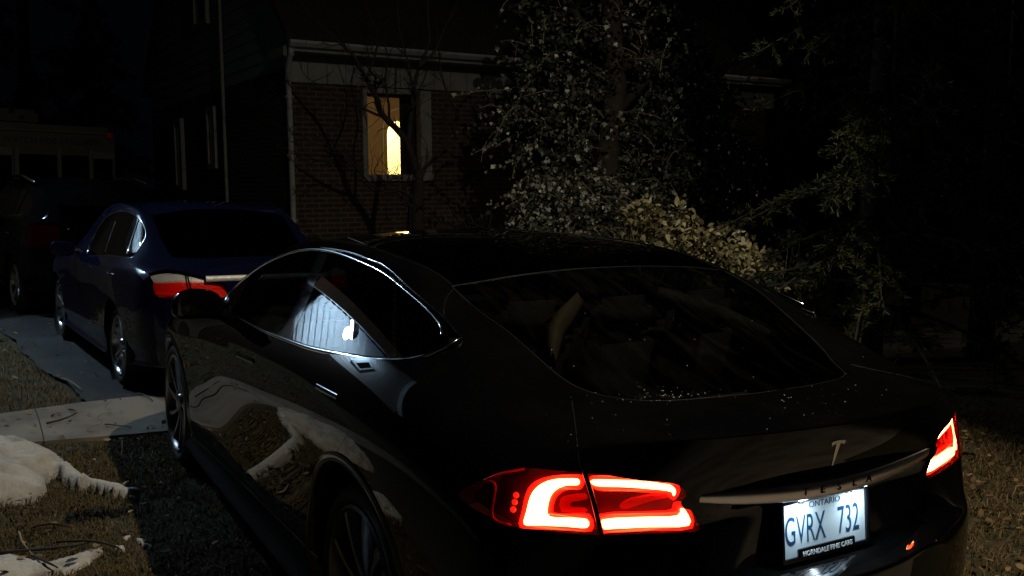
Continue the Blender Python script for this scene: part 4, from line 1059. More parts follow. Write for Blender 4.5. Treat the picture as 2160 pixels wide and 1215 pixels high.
# ------------------------------------------------------------------ grass
M['grass'] = leaf_mat('dry_grass', [(0.045, 0.042, 0.012), (0.085, 0.06, 0.02), (0.17, 0.11, 0.045), (0.30, 0.20, 0.10)], 0.8, 0.2)
def grass(n, region, hmin, hmax, flat, seed, name='grass', tone=(0, 1)):
    from mathutils import noise as _n
    r = np.random.default_rng(seed); P = []
    x0, x1, y0, y1, test = region
    while len(P) < n:
        q = np.stack([r.uniform(x0, x1, n), r.uniform(y0, y1, n)], 1); q = q[test(q)]
        P += [p for p in q if _n.noise(Vector((p[0]*5, p[1]*5, seed)))+.5*_n.noise(Vector((p[0]*17, p[1]*17, seed))) > r.uniform(-.75, .35)]
    P = np.array(P[:n]); ang = r.uniform(0, 2*np.pi, n); h = r.uniform(hmin, hmax, n); lean = r.uniform(.75, 1.15, n)*flat
    d = np.stack([np.cos(ang), np.sin(ang)], 1); s = np.stack([-np.sin(ang), np.cos(ang)], 1); w = r.uniform(.0012, .0028, n)[:, None]
    z0 = np.full((n, 1), -.015)
    b0 = np.hstack([P-s*w, z0]); b1 = np.hstack([P+s*w, z0])
    mid = P+d*(h*lean*.5)[:, None]; m0 = np.hstack([mid-s*w*.8, np.maximum(h*(1-.55*lean), .003)[:, None]]); m1 = np.hstack([mid+s*w*.8, np.maximum(h*(1-.55*lean), .003)[:, None]])
    tip = np.hstack([P+d*(h*lean*1.3)[:, None], np.maximum(h*(1.0-.8*lean), .002)[:, None]])
    V = np.concatenate([b0, b1, m1, m0, tip]); i = np.arange(n)
    F = np.stack([i, i+n, i+2*n, i+3*n], 1); T = np.stack([i+3*n, i+2*n, i+4*n, i+4*n], 1)
    tn = np.tile(r.uniform(tone[0], tone[1], n)**1.2, 5)
    F = np.concatenate([np.stack([i, i+n, i+2*n], 1), np.stack([i, i+2*n, i+3*n], 1), np.stack([i+3*n, i+2*n, i+4*n], 1)])
    o = fast_mesh(name, V, 3, F.ravel(), M['grass'], None, tn); o['kind'] = 'stuff'; return o
snow_polys = [spline(s[0], 4, True) for s in SNOW]
def not_snow(q):
    m = np.ones(len(q), bool)
    for s in snow_polys: m &= ~in_poly(q, s)
    return m | (RNG.uniform(size=len(q)) < .035)
grass(34000, (.2, 3.64, .60, 2.2, not_snow), .012, .040, 1.0, 1, tone=(0, .8))
grass(34000, (-1.3, 3.6, -5.0, -.98, lambda q: np.ones(len(q), bool)), .03, .085, 1.0, 2, tone=(.15, 1.0))
grass(16000, (4.72, 10, 1.15, 3.4, lambda q: q[:, 1] > 1.24+.115*(q[:, 0]-4.75)), .015, .05, .9, 3)

# ------------------------------------------------------------------ twigs
M['twig_dark'] = mat('wet_twig', (0.018, 0.013, 0.01), 0.7); M['twig_pale'] = mat('dry_stem', (0.30, 0.26, 0.20), 0.7)
def twig(pix, rad, m, label, z=.03):
    b = MB(); P = spline([on_axis(u, v, 2, z) for u, v in pix], 5); P[:, 2] += np.sin(np.linspace(0, math.pi, len(P)))*.012
    k = len(P); b.tube(P, [rad*(1-.6*i/k) for i in range(k)], 6)
    return tag(b.build('twig', M[m], None, True), label, 'twig', 'twigs fallen on the ground')
twig([(98,893),(130,888),(150,880),(162,870)], .007, 'twig_dark', 'dark curved twig on the left of the sidewalk slab')
twig([(222,895),(245,901),(278,901)], .005, 'twig_dark', 'short dark twig on the sidewalk nearer the front wheel')
twig([(40,1122),(48,1150),(70,1172)], .005, 'twig_pale', 'pale curved stem standing out on the brown grass')
twig([(0,1166),(90,1163),(160,1155),(190,1143)], .008, 'twig_dark', 'long dark stick lying above the bottom snow strip')
twig([(120,1143),(190,1146),(245,1158),(262,1170)], .006, 'twig_dark', 'dark twig running toward the shadow of the car')
twig([(68,1172),(95,1190),(122,1198)], .007, 'twig_dark', 'dark twig crossing onto the bottom snow strip')
twig([(130,798),(150,808),(172,822)], .006, 'twig_pale', 'pale straight stick on the asphalt behind the blue car')
twig([(257,930),(258,945),(256,962)], .003, 'twig_pale', 'thin pale stem at the front edge of the sidewalk')
twig([(70,1112),(110,1110),(150,1113)], .006, 'twig_dark', 'dark straight twig below the large snow heap')
twig([(290,830),(308,838),(322,846)], .008, 'twig_dark', 'dark stick across the sidewalk edge beside the front wheel')

# ------------------------------------------------------------------ houses
def rot_about(v, k, a): return v*math.cos(a)+np.cross(k, v)*math.sin(a)+k*(k@v)*(1-math.cos(a))
TILT = -R(1.5)
def frame(yaw, P0):
    X, Y, Z = [rot_about(np.array(v), AXF, TILT) for v in ((math.sin(yaw), -math.cos(yaw), 0), (math.cos(yaw), math.sin(yaw), 0), (0, 0, 1.0))]
    return np.stack([X, Y, Z]), Matrix(((X[0], Y[0], Z[0], P0[0]), (X[1], Y[1], Z[1], P0[1]), (X[2], Y[2], Z[2], P0[2]), (0, 0, 0, 1)))
HP0 = at_depth(618, 440, 14.0); HP0[2] = 0
HR, HM = frame(R(3), HP0)
def hp(u, v, plane='f', off=0.0):
    d = HR@ray(u, v); o = HR@(CAM-HP0); i = 1 if plane == 'f' else 0
    return o+(off-o[i])/d[i]*d
M['brick'] = brick_mat('brick', (0.068, 0.034, 0.026), (0.04, 0.022, 0.018), (0.11, 0.10, 0.088), 1.0)
M['siding'] = mat('painted_siding', (0.20, 0.27, 0.33), 0.7)
M['trim_paint'] = mat('weathered_trim', (0.23, 0.24, 0.245), 0.7, noise=(5, (0.19, 0.20, 0.20), .4, .7))
M['gutter_white'] = mat('gutter_paint', (0.30, 0.33, 0.36), 0.5, noise=(8, (0.24, 0.25, 0.26), .45, .75))
M['frieze'] = mat('frieze_boards', (0.20, 0.225, 0.23), 0.75, noise=(4, (0.16, 0.18, 0.18), .4, .7))
M['roofing'] = mat('roof_shingles', (0.012, 0.011, 0.011), 0.95, noise=(20, (0.02, 0.018, 0.017), .4, .7))
M['room_wall'] = mat('room_plaster', (0.55, 0.40, 0.22), 0.8)
M['hall_wall'] = mat('hall_plaster', (0.85, 0.80, 0.55), 0.8)
M['curtain'] = mat('dark_curtain', (0.03, 0.028, 0.025), 0.9)
M['pane'] = glass_mat('window_pane', (0.92, 0.92, 0.9))
def siding_mesh(mb, origin, du, length, z_of, z0, z1, pitch, lap, nrm):
    """lapped boards between heights z0..z1 on a wall running from origin along du; z_of(s) limits the top"""
    o = Vector(origin); du = Vector(du); nr = Vector(nrm); z = z0
    while z < z1:
        zt = min(z+pitch, z1)
        s0, s1 = 0.0, length
        lim = z_of((z+zt)/2)
        if lim is None: z += pitch; continue
        s0, s1 = max(s0, lim[0]), min(s1, lim[1])
        if s1-s0 > .05:
            mb.add([o+du*s0+nr*lap+Vector((0, 0, z)), o+du*s1+nr*lap+Vector((0, 0, z)), o+du*s1+nr*.004+Vector((0, 0, zt)), o+du*s0+nr*.004+Vector((0, 0, zt)), o+du*s0+Vector((0, 0, z)), o+du*s1+Vector((0, 0, z))], [(0, 1, 2, 3), (4, 5, 1, 0)])
        z += pitch
def main_house():
    h = tag(empty('brick_house'), 'red brick house with steep dark roof, pale frieze and one lit arched room', 'house'); h.matrix_world = HM
    def part(mb, name, m, par=None, sm=False): return mb.build(name, m, par or h, sm)
    L, D, zt, zf = 10.0, 8.8, 3.12, 3.50           # front length, depth, frieze bottom, frieze top
    wx0, wx1, wz0, wz1 = 1.20, 2.33, 1.70, 3.09     # window opening
    b = MB()                                        # front brick wall with an opening
    def bk(x0, x1, y0, y1, z0, z1, mb=b): mb.box(((x0+x1)/2, (y0+y1)/2, (z0+z1)/2), (x1-x0, y1-y0, z1-z0))
    bk(0, wx0, 0, .22, -.6, zt); bk(wx1, L, 0, .22, -.6, zt); bk(wx0, wx1, 0, .22, -.6, wz0); bk(wx0, wx1, 0, .22, wz1, zt)
    part(b, 'front_wall', M['brick'])
    s = MB(); ysid = 3.33
    bk(.001, .22, .221, D, -.6, ysid, s); part(s, 'side_wall', M['brick'])
    rb = MB(); bk(.221, L, D-.2, D-.001, -.6, ysid, rb); bk(L-.2, L, .221, D-.2, -.6, ysid, rb); part(rb, 'rear_wall', M['brick'])
    # gable with lapped boards
    ridge_y, eave_z, slope = D/2, 3.66, 1.0
    ridge_z = eave_z+(ridge_y+.35)*slope
    gb = MB(); P = [Vector((.03, .05, ysid)), Vector((.03, D-.05, ysid)), Vector((.03, D-.05, eave_z+.1)), Vector((.03, ridge_y, ridge_z-.1)), Vector((.03, .05, eave_z+.1))]
    gb.poly_prism(P, Vector((.15, 0, 0)))
    def lim(z):
        k = max(0, z-eave_z-.1)/slope
        return (k-.2, D-k+.2) if k < ridge_y else None
    siding_mesh(gb, (.03, 0, 0), (0, 1, 0), D, lim, ysid, ridge_z-.3, .20, .022, (-1, 0, 0))
    part(gb, 'gable', M['siding'])
    # roof
    r = MB(); th = .12
    for sg in (1, -1):
        y0 = -.38 if sg > 0 else D+.38
        P = [Vector((-.12, y0, eave_z)), Vector((L+.3, y0, eave_z)), Vector((L+.3, ridge_y, ridge_z)), Vector((-.12, ridge_y, ridge_z))]
        r.poly_prism(P, Vector((0, 0, th)))
    part(r, 'roof', M['roofing'])
    # frieze, soffit, gutter
    f = MB()
    for i in range(34):
        x0 = .02+i*.30; f.box((x0+.147, -.012, (zt+zf)/2), (.290, .03, zf-zt))
    f.box((5, .06, (zt+zf)/2), (9.96, .10, zf-zt-.004)); part(f, 'frieze', M['frieze'])
    so = MB(); so.box((L/2, -.19, zf+.03), (L+.1, .36, .03)); part(so, 'soffit', M['trim_paint'])
    mo = MB(); mo.box((L/2, -.05, zf-.03), (L, .05, .07)); part(mo, 'moulding', M['trim_paint'])
    gt = MB(); gt.poly_prism([Vector((-.10, -.37, zf+.05)), Vector((-.10, -.45, zf+.07)), Vector((-.10, -.49, zf+.12)), Vector((-.10, -.49, zf+.155)), Vector((-.10, -.37, zf+.155))], Vector((L+.3, 0, 0)))
    part(gt, 'gutter', M['gutter_white'])
    rt = MB(); rt.box((-.05, .06, zf+.02), (.16, .70, .16), None, .02); part(rt, 'eave_return', M['trim_paint'])
    dp = MB(); dp.tube([(-.05, -.40, zf+.05), (-.06, -.36, zf-.03), (-.04, -.18, zf-.18), (.0, -.065, zf-.42), (.01, -.06, zf-.60), (.015, -.06, 1.5), (.015, -.06, .1), (.0, -.25, -.02)], .042, 10)
    for z in (2.9, 2.05, 1.1): dp.box((.015, -.045, z), (.12, .05, .035))
    part(dp, 'downspout', M['gutter_white'], None, True)
    cp = MB(); cp.tube([(-.05, 3.05, 6.6), (-.05, 3.05, 1.0), (-.05, 3.05, 0)], .03, 8); part(cp, 'conduit', M['gutter_white'])
    # the lit window
    w = MB(); w.box(((wx0+wx1)/2, .10, (wz0+wz1)/2), (wx1-wx0-.06, .03, wz1-wz0-.06)); w = MB()
    def fr(mb, x0, x1, z0, z1, y0, y1): mb.box(((x0+x1)/2, (y0+y1)/2, (z0+z1)/2), (x1-x0, y1-y0, z1-z0))
    fr(w, wx0-.03, wx0+.05, wz0+.08, wz1, -.03, .12); fr(w, wx1-.17, wx1+.02, wz0+.08, wz1, -.035, .12); fr(w, wx0+.05, wx1-.17, wz1-.06, wz1+.01, -.028, .12)
    win = part(w, 'window', M['trim_paint'])
    hd = MB(); fr(hd, wx0-.02, wx1+.02, wz1-.10, wz1+.06, .14, .30); part(hd, 'light_leak_cover', M['curtain'], win)  # added box that stops a light leak along the window top
    si = MB(); fr(si, wx0-.05, wx1+.04, wz0-.02, wz0+.08, -.06, .14); part(si, 'sill', M['trim_paint'], win)
    pn = MB(); fr(pn, wx0+.05, wx1-.17, wz0+.08, wz1-.06, .07, .076); part(pn, 'pane', M['pane'], win)
    # the room behind it
    rm = MB(); x0, x1, y1, z0, z1 = .25, 4.6, 3.2, .6, 3.35
    ra = hp(817, 300, 'f', y1)[0]; rbx = hp(843, 300, 'f', y1)[0]; zb = hp(820, 366, 'f', y1)[2]; ztop = hp(818, 283, 'f', y1)[2]
    zcr = hp(835, 268, 'f', y1)[2]
    rm.box(((x0+x1)/2, (y1+.23)/2, z0-.03), (x1-x0, y1-.23, .05)); rm.box(((x0+x1)/2, (y1+.23)/2, z1+.03), (x1-x0, y1-.23, .05))
    rm.box((x0-.03, (y1+.23)/2, (z0+z1)/2), (.05, y1-.23, z1-z0)); rm.box((x1+.03, (y1+.23)/2, (z0+z1)/2), (.05, y1-.23, z1-z0))
    # arched wall: opening from ra to rbx2, springing at ztop
    rw_ = (rbx-ra)*2.0; xc = ra+rw_/2; outer = [(x0, z0), (x0, z1), (x1, z1), (x1, z0), (ra+rw_, z0)]
    arch = [(ra+rw_, ztop)]+[(xc+rw_/2*math.cos(a), ztop+rw_/2*math.sin(a)) for a in np.linspace(0, math.pi, 15)][1:-1]+[(ra, ztop), (ra, z0)]
    rm.poly_prism([Vector((x, y1, z)) for x, z in outer+arch], Vector((0, .12, 0)))
    part(rm, 'room', M['room_wall'])
    hl = MB(); hl.box((xc+.3, y1+2.0, 1.9), (3.0, .06, 3.4)); hl.box((xc-.9, y1+1.05, 1.9), (.06, 1.8, 3.4)); hl.box((xc+1.6, y1+1.05, 1.9), (.06, 1.8, 3.4)); hl.box((xc+.3, y1+1.05, 3.5), (3, 1.9, .06)); hl.box((xc+.3, y1+1.05, .3), (3, 1.9, .06))
    part(hl, 'hallway', M['hall_wall'])
    am = MB(); pts = [(ra-.10, y1-.02, z0)]+[(xc-(rw_/2+.10)*math.cos(a), y1-.02, ztop+.05+(rw_/2+.18)*math.sin(a)) for a in np.linspace(0, math.pi*.5, 9)]
    am.tube(pts, .012, 6); part(am, 'arch_moulding', M['hall_wall'])
    cu = MB(); c0 = hp(846, 300, 'f', .34)[0]
    n = 14
    for i in range(n):
        xx = c0+i*(wx1+.12-c0)/n; cu.tube([(xx+.03, .36+.02*(i % 2), .7), (xx+.03, .36+.02*(i % 2), 3.3)], .038, 8)
    cu.build('curtain', M['curtain'], h, True)
    for nm, loc, en, col, sz in (('hall_lamp', (xc+.4, y1+.9, 3.0), 130, (1, .88, .58), .12), ('room_lamp', (2.9, 1.4, 2.9), 10, (1, .80, .52), .12)):
        l = bpy.data.lights.new(nm, 'POINT'); l.energy = en; l.color = col; l.shadow_soft_size = sz
        o = bpy.data.objects.new(nm, l); COL.objects.link(o); o.parent = h; o.location = loc
    # dark windows of the side wall
    for (ya, yb, za, zb_) in ((3.62, 4.15, 1.95, 3.05), (6.0, 6.6, 1.58, 3.0), (3.85, 4.75, 4.52, 5.9)):
        w = MB()
        for (a, b_, c_, d_) in ((ya, ya+.09, za, zb_), (yb-.09, yb, za, zb_), (ya+.09, yb-.09, zb_-.09, zb_), (ya+.09, yb-.09, za, za+.09)):
            w.box((-.03, (a+b_)/2, (c_+d_)/2), (.09, b_-a, d_-c_))
        wo = part(w, 'window', M['gutter_white'])
        p = MB(); p.box((-.02, (ya+yb)/2, (za+zb_)/2), (.03, yb-ya-.16, zb_-za-.16)); part(p, 'pane', M['dark_glass_solid'], wo)
    return h
M['dark_glass_solid'] = mat('dark_window', (0.006, 0.007, 0.008), 0.05)
main_house()

def far_house():
    """low pale house to the right behind the ivy"""
    oy = 3.0
    h = tag(empty('porch_house'), 'dim pale house behind the trees with white porch posts and an orange window', 'house'); h.matrix_world = HM
    def q(u, v, off=oy): return hp(u, v, 'f', off)
    a = q(1478, 185); b_ = q(1760, 190); top = a[2]; x0, x1 = a[0], b_[0]+1.5
    w = MB(); w.box(((x0+.15+x1)/2, oy+1.9, top/2-.3), (x1-x0-.15, 3.0, top+.5)); part = w.build('wall', mat('porch_siding', (0.30, 0.27, 0.22), .8), h)
    sb = MB()
    for i in range(16): sb.box((x0+.4+i*.26, oy+.385, top-.45), (.20, .03, .8))
    sb.build('board_panel', M['trim_paint'], h)
    f = MB(); z0, z1 = q(1500, 183)[2], q(1500, 157)[2]
    xr = q(1594, 170)[0]
    f.box(((x0+xr)/2, oy-.02, (z0+z1)/2+.05), (xr-x0, .05, (z1-z0)*.4), None, .008); f.box(((x0+xr)/2+.1, oy+.10, z0+.05), (xr-x0-.2, .06, (z1-z0)*.35), None, .008); f.box(((x0+xr)/2, oy+.2, z1+.02), (xr-x0, .5, .05))
    f.build('fascia', M['gutter_white'], h)
    r = MB(); r.poly_prism([Vector((x0-.3, oy-.15, z1+.05)), Vector((x1, oy-.15, z1+.05)), Vector((x1, oy+3.4, z1+2.4)), Vector((x0-.3, oy+3.4, z1+2.4))], Vector((0, 0, .1))); r.build('roof', M['roofing'], h)
    for u0, u1, v0, v1 in ((1499, 1512, 232, 300), (1531, 1546, 262, 335)):
        p = MB(); c, d = q(u0, v0), q(u1, v1); p.box(((c[0]+d[0])/2, oy+.2, d[2]/2+z0/2-.6), (d[0]-c[0], .12, z0-d[2]+1.6), None, .01); p.build('porch_post', M['gutter_white'], h)
    c, d = q(1597, 325, oy+.3), q(1682, 358, oy+.3)
    wn = MB(); wn.box(((c[0]+d[0])/2, oy+.33, (c[2]+d[2])/2), (d[0]-c[0]+.1, .06, c[2]-d[2]+.3)); wo = wn.build('window', M['trim_paint'], h)
    m = emis('lit_orange_blind', (1.0, .36, .05), .03, (.2, .08, .02)); m2 = emis('dim_orange_blind', (1.0, .28, .05), .005, (.2, .08, .02))
    e = q(1651, 340, oy+.3)[0]
    p = MB(); p.box(((c[0]+e)/2, oy+.285, (c[2]+d[2])/2), (e-c[0]-.03, .05, c[2]-d[2]+.2)); p.build('blind', m, wo)
    p = MB(); p.box(((d[0]+e)/2, oy+.285, (c[2]+d[2])/2), (d[0]-e-.03, .05, c[2]-d[2]+.2)); p.build('blind', m2, wo)
    s = MB(); s.box(((c[0]+d[0])/2, oy+.24, d[2]-.14), (d[0]-c[0]+.2, .16, .05)); s.build('sill', M['gutter_white'], wo)
far_house()
def ledge():
    c = at_depth(1875, 646, 12.5)
    b = MB(); b.box((c[0], c[1], c[2]/2-.1), (.45, .55, c[2]+.25), Matrix.Rotation(R(-52), 3, 'Z'), .02)
    tag(b.build('stone_block', M['concrete']), 'low grey stone block standing in the dark garden on the right', 'stone')
ledge()

# ------------------------------------------------------------------ the white neighbouring house whose lit eave mirrors in the car
def white_house():
    h = tag(empty('white_house', (9.35, 2.40, 0), (0, 0, R(2))), 'white clapboard gable house beside the drive with a floodlight under its eave', 'house')
    Wd, Ln, H, sl = 6.4, 8.0, 3.95, 1.45          # gable width (y), length (x), eave height, roof slope
    white = mat('white_clapboard', (0.72, 0.76, 0.8), 0.6)
    ry = Wd/2; rz = H+ry*sl
    w = MB(); w.poly_prism([Vector((.03, 0, -.2)), Vector((.03, Wd, -.2)), Vector((.03, Wd, H)), Vector((.03, ry, rz)), Vector((.03, 0, H))], Vector((Ln, 0, 0)))
    def lim(z):
        k = max(0, z-H)/sl
        return (k+.02, Wd-k-.02)
    siding_mesh(w, (.03, 0, 0), (0, 1, 0), Wd, lim, .9, rz-.2, .15, .018, (-1, 0, 0)); w.build('wall', white, h)
    b = MB(); b.box((-.03, Wd/2, 1.60), (.10, Wd+.04, 3.5)); b.build('brick_base', M['brick'], h)
    r = MB(); so = MB(); fa = MB()
    for sg in (1, -1):
        def Q(y, z, x): return Vector((x, y if sg > 0 else Wd-y, z))
        e0, e1 = (-.28, H-.28*sl+.03), (ry, rz+.03)
        r.poly_prism([Q(e0[0], e0[1]+.06, -.58), Q(e1[0], e1[1]+.06, -.58), Q(e1[0], e1[1]+.06, Ln+.4), Q(e0[0], e0[1]+.06, Ln+.4)], Vector((0, 0, .12)))
        so.poly_prism([Q(e0[0], e0[1], -.55), Q(e1[0], e1[1], -.55), Q(e1[0], e1[1], 0), Q(e0[0], e0[1], 0)], Vector((0, 0, .04)))
        fa.poly_prism([Q(e0[0], e0[1]-.05, -.61), Q(e1[0], e1[1]-.05, -.61), Q(e1[0], e1[1]+.16, -.61), Q(e0[0], e0[1]+.16, -.61)], Vector((.03, 0, 0)))
    r.build('roof', M['roofing'], h); so.build('soffit', white, h); fa.build('bargeboard', white, h)
    for y0, y1, z0, z1, nm in ((1.3, 2.2, .3, 2.35, 'door'), (3.4, 4.6, 1.2, 2.5, 'window'), (1.25, 1.75, 4.0, 4.7, 'window')):
        f = MB(); f.box((-.02, (y0+y1)/2, (z0+z1)/2), (.08, y1-y0+.18, z1-z0+.18), None, .01); fo = f.build(nm, white, h)
        p = MB(); p.box((-.05, (y0+y1)/2, (z0+z1)/2+(.4 if nm == 'door' else 0)), (.04, y1-y0-.12, (z1-z0)*(.4 if nm == 'door' else .92))); p.build('pane', M['dark_glass_solid'], fo)
    lx, ly, lz = -.40, .55, H+.60
    lf = MB(); lf.box((lx+.02, ly, lz+.12), (.16, .22, .14), None, .02); lf.box((lx+.2, ly, lz+.16), (.36, .05, .05)); lo = lf.build('floodlight', M['plastic'], h)
    le = MB(); le.box((lx, ly, lz+.035), (.12, .18, .012)); le.build('lens', emis('flood_lens', (.78, .9, 1.0), 400), lo)
    l = bpy.data.lights.new('flood_lamp', 'POINT'); l.shadow_soft_size = .06; l.energy = FLOOD; l.color = (.53, .78, 1.0)
    o = bpy.data.objects.new('flood_lamp', l); COL.objects.link(o); o.parent = h; o.location = (lx-.03, ly, lz-.08)
    return h
FLOOD = 260.0
white_house()

# ------------------------------------------------------------------ street lamp, plus an added fill lamp
def street_lamp(base, head, label, energy, shield=None):
    b = Vector(base); hd = Vector(head)
    s = tag(empty('street_lamp', base), label, 'street lamp', 'street lamps along the road')
    rel = hd-b
    p = MB(); p.tube([(0, 0, 0), (0, 0, rel.z*.5), (0, 0, rel.z+.1)], [.11, .09, .06], 14); p.build('pole', M['steel_dull'], s, True)
    a = MB(); a.tube([(0, 0, rel.z-.3), (rel.x*.4, rel.y*.4, rel.z+.15), (rel.x*.8, rel.y*.8, rel.z+.2), (rel.x, rel.y, rel.z+.15)], .035, 10); a.build('arm', M['steel_dull'], s, True)
    hb = MB(); hb.box((rel.x, rel.y, rel.z+.10), (.34, .34, .12), None, .04); ho = hb.build('lamp_head', M['steel_dull'], s)
    le = MB(); le.lathe([(0.001, 0), (.10, 0), (.11, .02)], (rel.x, rel.y, rel.z+.02), 'z', 20); le.build('lens', emis('sodium_lens', (1, .74, .42), 60), ho, True)
    l = bpy.data.lights.new('street_light', 'AREA'); l.shape = 'DISK'; l.size = .06; l.energy = energy; l.color = (1.0, .85, .62)
    o = bpy.data.objects.new('street_light', l); COL.objects.link(o); o.location = (rel.x, rel.y, rel.z+.01); o.parent = s
    if shield:  # invented panel, added to keep the light off the right side
        dx, dy = shield; d = Vector((dx, dy, 0)).normalized(); nn = Vector((d.y, -d.x, 0))      # to the dark side
        if nn.y > 0: nn = -nn
        c = Vector((rel.x, rel.y, rel.z))
        sh = MB(); A = c+nn*.175+Vector((0, 0, -.70)); B = c+nn*.9+Vector((0, 0, -.6)); T = c+nn*.9+Vector((0, 0, .3))
        sh.poly_prism([A-d*2.2, A+d*2.2, B+d*2.2, B-d*2.2], Vector((0, 0, -.006))); sh.poly_prism([B-d*2.2, B+d*2.2, T+d*2.2, T-d*2.2], nn*.006)
        sh.build('added_light_blocker', M['plastic'], s)
M['steel_dull'] = mat('galvanised', (0.3, 0.3, 0.3), 0.5, metal=.6)
KEY = 270.0
street_lamp((-4.0, -2.6, 0), (-.75, -1.3, 7.0), 'tall street lamp with an added light blocker over the parked black car', KEY, (1, -.406))
street_lamp((-4.0, -31, 0), (-2.4, -30, 9.5), 'added unseen fill lamp far to the right', 600)  # no lamp known here; added to lift the pale house and right side

# ------------------------------------------------------------------ night sky
w = bpy.data.worlds.new('World'); SC.world = w; w.use_nodes = True
bg = w.node_tree.nodes['Background']; bg.inputs[0].default_value = (.0005, .0007, .0014, 1); bg.inputs[1].default_value = 1.0
# ------------------------------------------------------------------ vegetation
M['bark_dark'] = mat('dark_bark', (0.018, 0.015, 0.013), 0.9, noise=(14, (0.032, 0.027, 0.023), .4, .7))
M['bark_vine'] = mat('vine_stem', (0.22, 0.19, 0.15), 0.8)
M['ivy'] = leaf_mat('ivy_leaf', [(0.012, 0.016, 0.011), (0.04, 0.05, 0.036), (0.12, 0.135, 0.11), (0.46, 0.47, 0.39)], 0.38, 0.5)
M['tan_leaf'] = leaf_mat('tan_hedge_leaf', [(0.04, 0.035, 0.015), (0.15, 0.13, 0.05), (0.44, 0.41, 0.22), (0.78, 0.73, 0.54)], 0.5, 0.4)
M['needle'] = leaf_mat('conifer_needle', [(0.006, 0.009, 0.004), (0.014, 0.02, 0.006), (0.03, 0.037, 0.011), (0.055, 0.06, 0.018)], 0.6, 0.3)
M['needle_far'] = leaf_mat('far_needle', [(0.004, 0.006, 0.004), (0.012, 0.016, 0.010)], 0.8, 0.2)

def leaf_batch(C, T, Nn, size, material, name, parent, tone, shape='ivy', r=None):
    """C centres, T stem->tip directions, Nn face normals, size per leaf"""
    n = len(C); T = T/np.linalg.norm(T, axis=1, keepdims=True); Nn = Nn-T*(Nn*T).sum(1, keepdims=True); Nn /= np.maximum(np.linalg.norm(Nn, axis=1, keepdims=True), 1e-6)
    B = np.cross(Nn, T); s = size[:, None]
    if shape == 'ivy': prof = [(-.5, 0, 0), (-.42, .34, .06), (-.08, .56, .10), (.08, .30, .05), (.55, 0, 0), (.08, -.30, .05), (-.08, -.56, .10), (-.42, -.34, .06)]
    else: prof = [(-.5, 0, 0), (-.2, .26, .06), (.15, .24, .06), (.55, 0, 0), (.15, -.24, .06), (-.2, -.26, .06)]
    k = len(prof)
    V = np.concatenate([C+T*s*a+B*s*b+Nn*s*c for a, b, c in prof]); i = np.arange(n)
    F = np.stack([i+j*n for j in range(k)], 1)
    return fast_mesh(name, V, k, F.ravel(), material, parent, np.tile(tone, k))
def unit(n, r):
    v = r.normal(size=(n, 3)); return v/np.linalg.norm(v, axis=1, keepdims=True)
def sph(c, rad, n, r, shell=.55):
    d = unit(n, r); return np.asarray(c)+d*np.asarray(rad)*(shell+(1-shell)*r.uniform(0, 1, (n, 1))**.5)

def strands(starts, r, length, droop, step, size, spread):
    """trailing ivy shoots: returns leaf centres, tips, normals and the shoot polylines"""
    Cs, Ts, Ns, lines = [], [], [], []
    for p in starts:
        L = r.uniform(*length); k = int(L/step); d = unit(1, r)[0]; d[2] = abs(d[2])*.5; d = d/np.linalg.norm(d); q = np.array(p, float); pts = [q.copy()]
        for i in range(k):
            d = d+np.array([0, 0, -droop*step])+r.normal(size=3)*spread; d /= np.linalg.norm(d); q = q+d*step; pts.append(q.copy())
            if r.uniform() < .82:
                o = unit(1, r)[0]*.02; out = np.array([-0.75, .25, .35])+r.normal(size=3)*.55
                t = np.array([0, 0, -.9])+r.normal(size=3)*.55
                Cs.append(q+o+t*.012); Ts.append(t); Ns.append(out)
        lines.append(pts)
    return np.array(Cs), np.array(Ts), np.array(Ns), lines

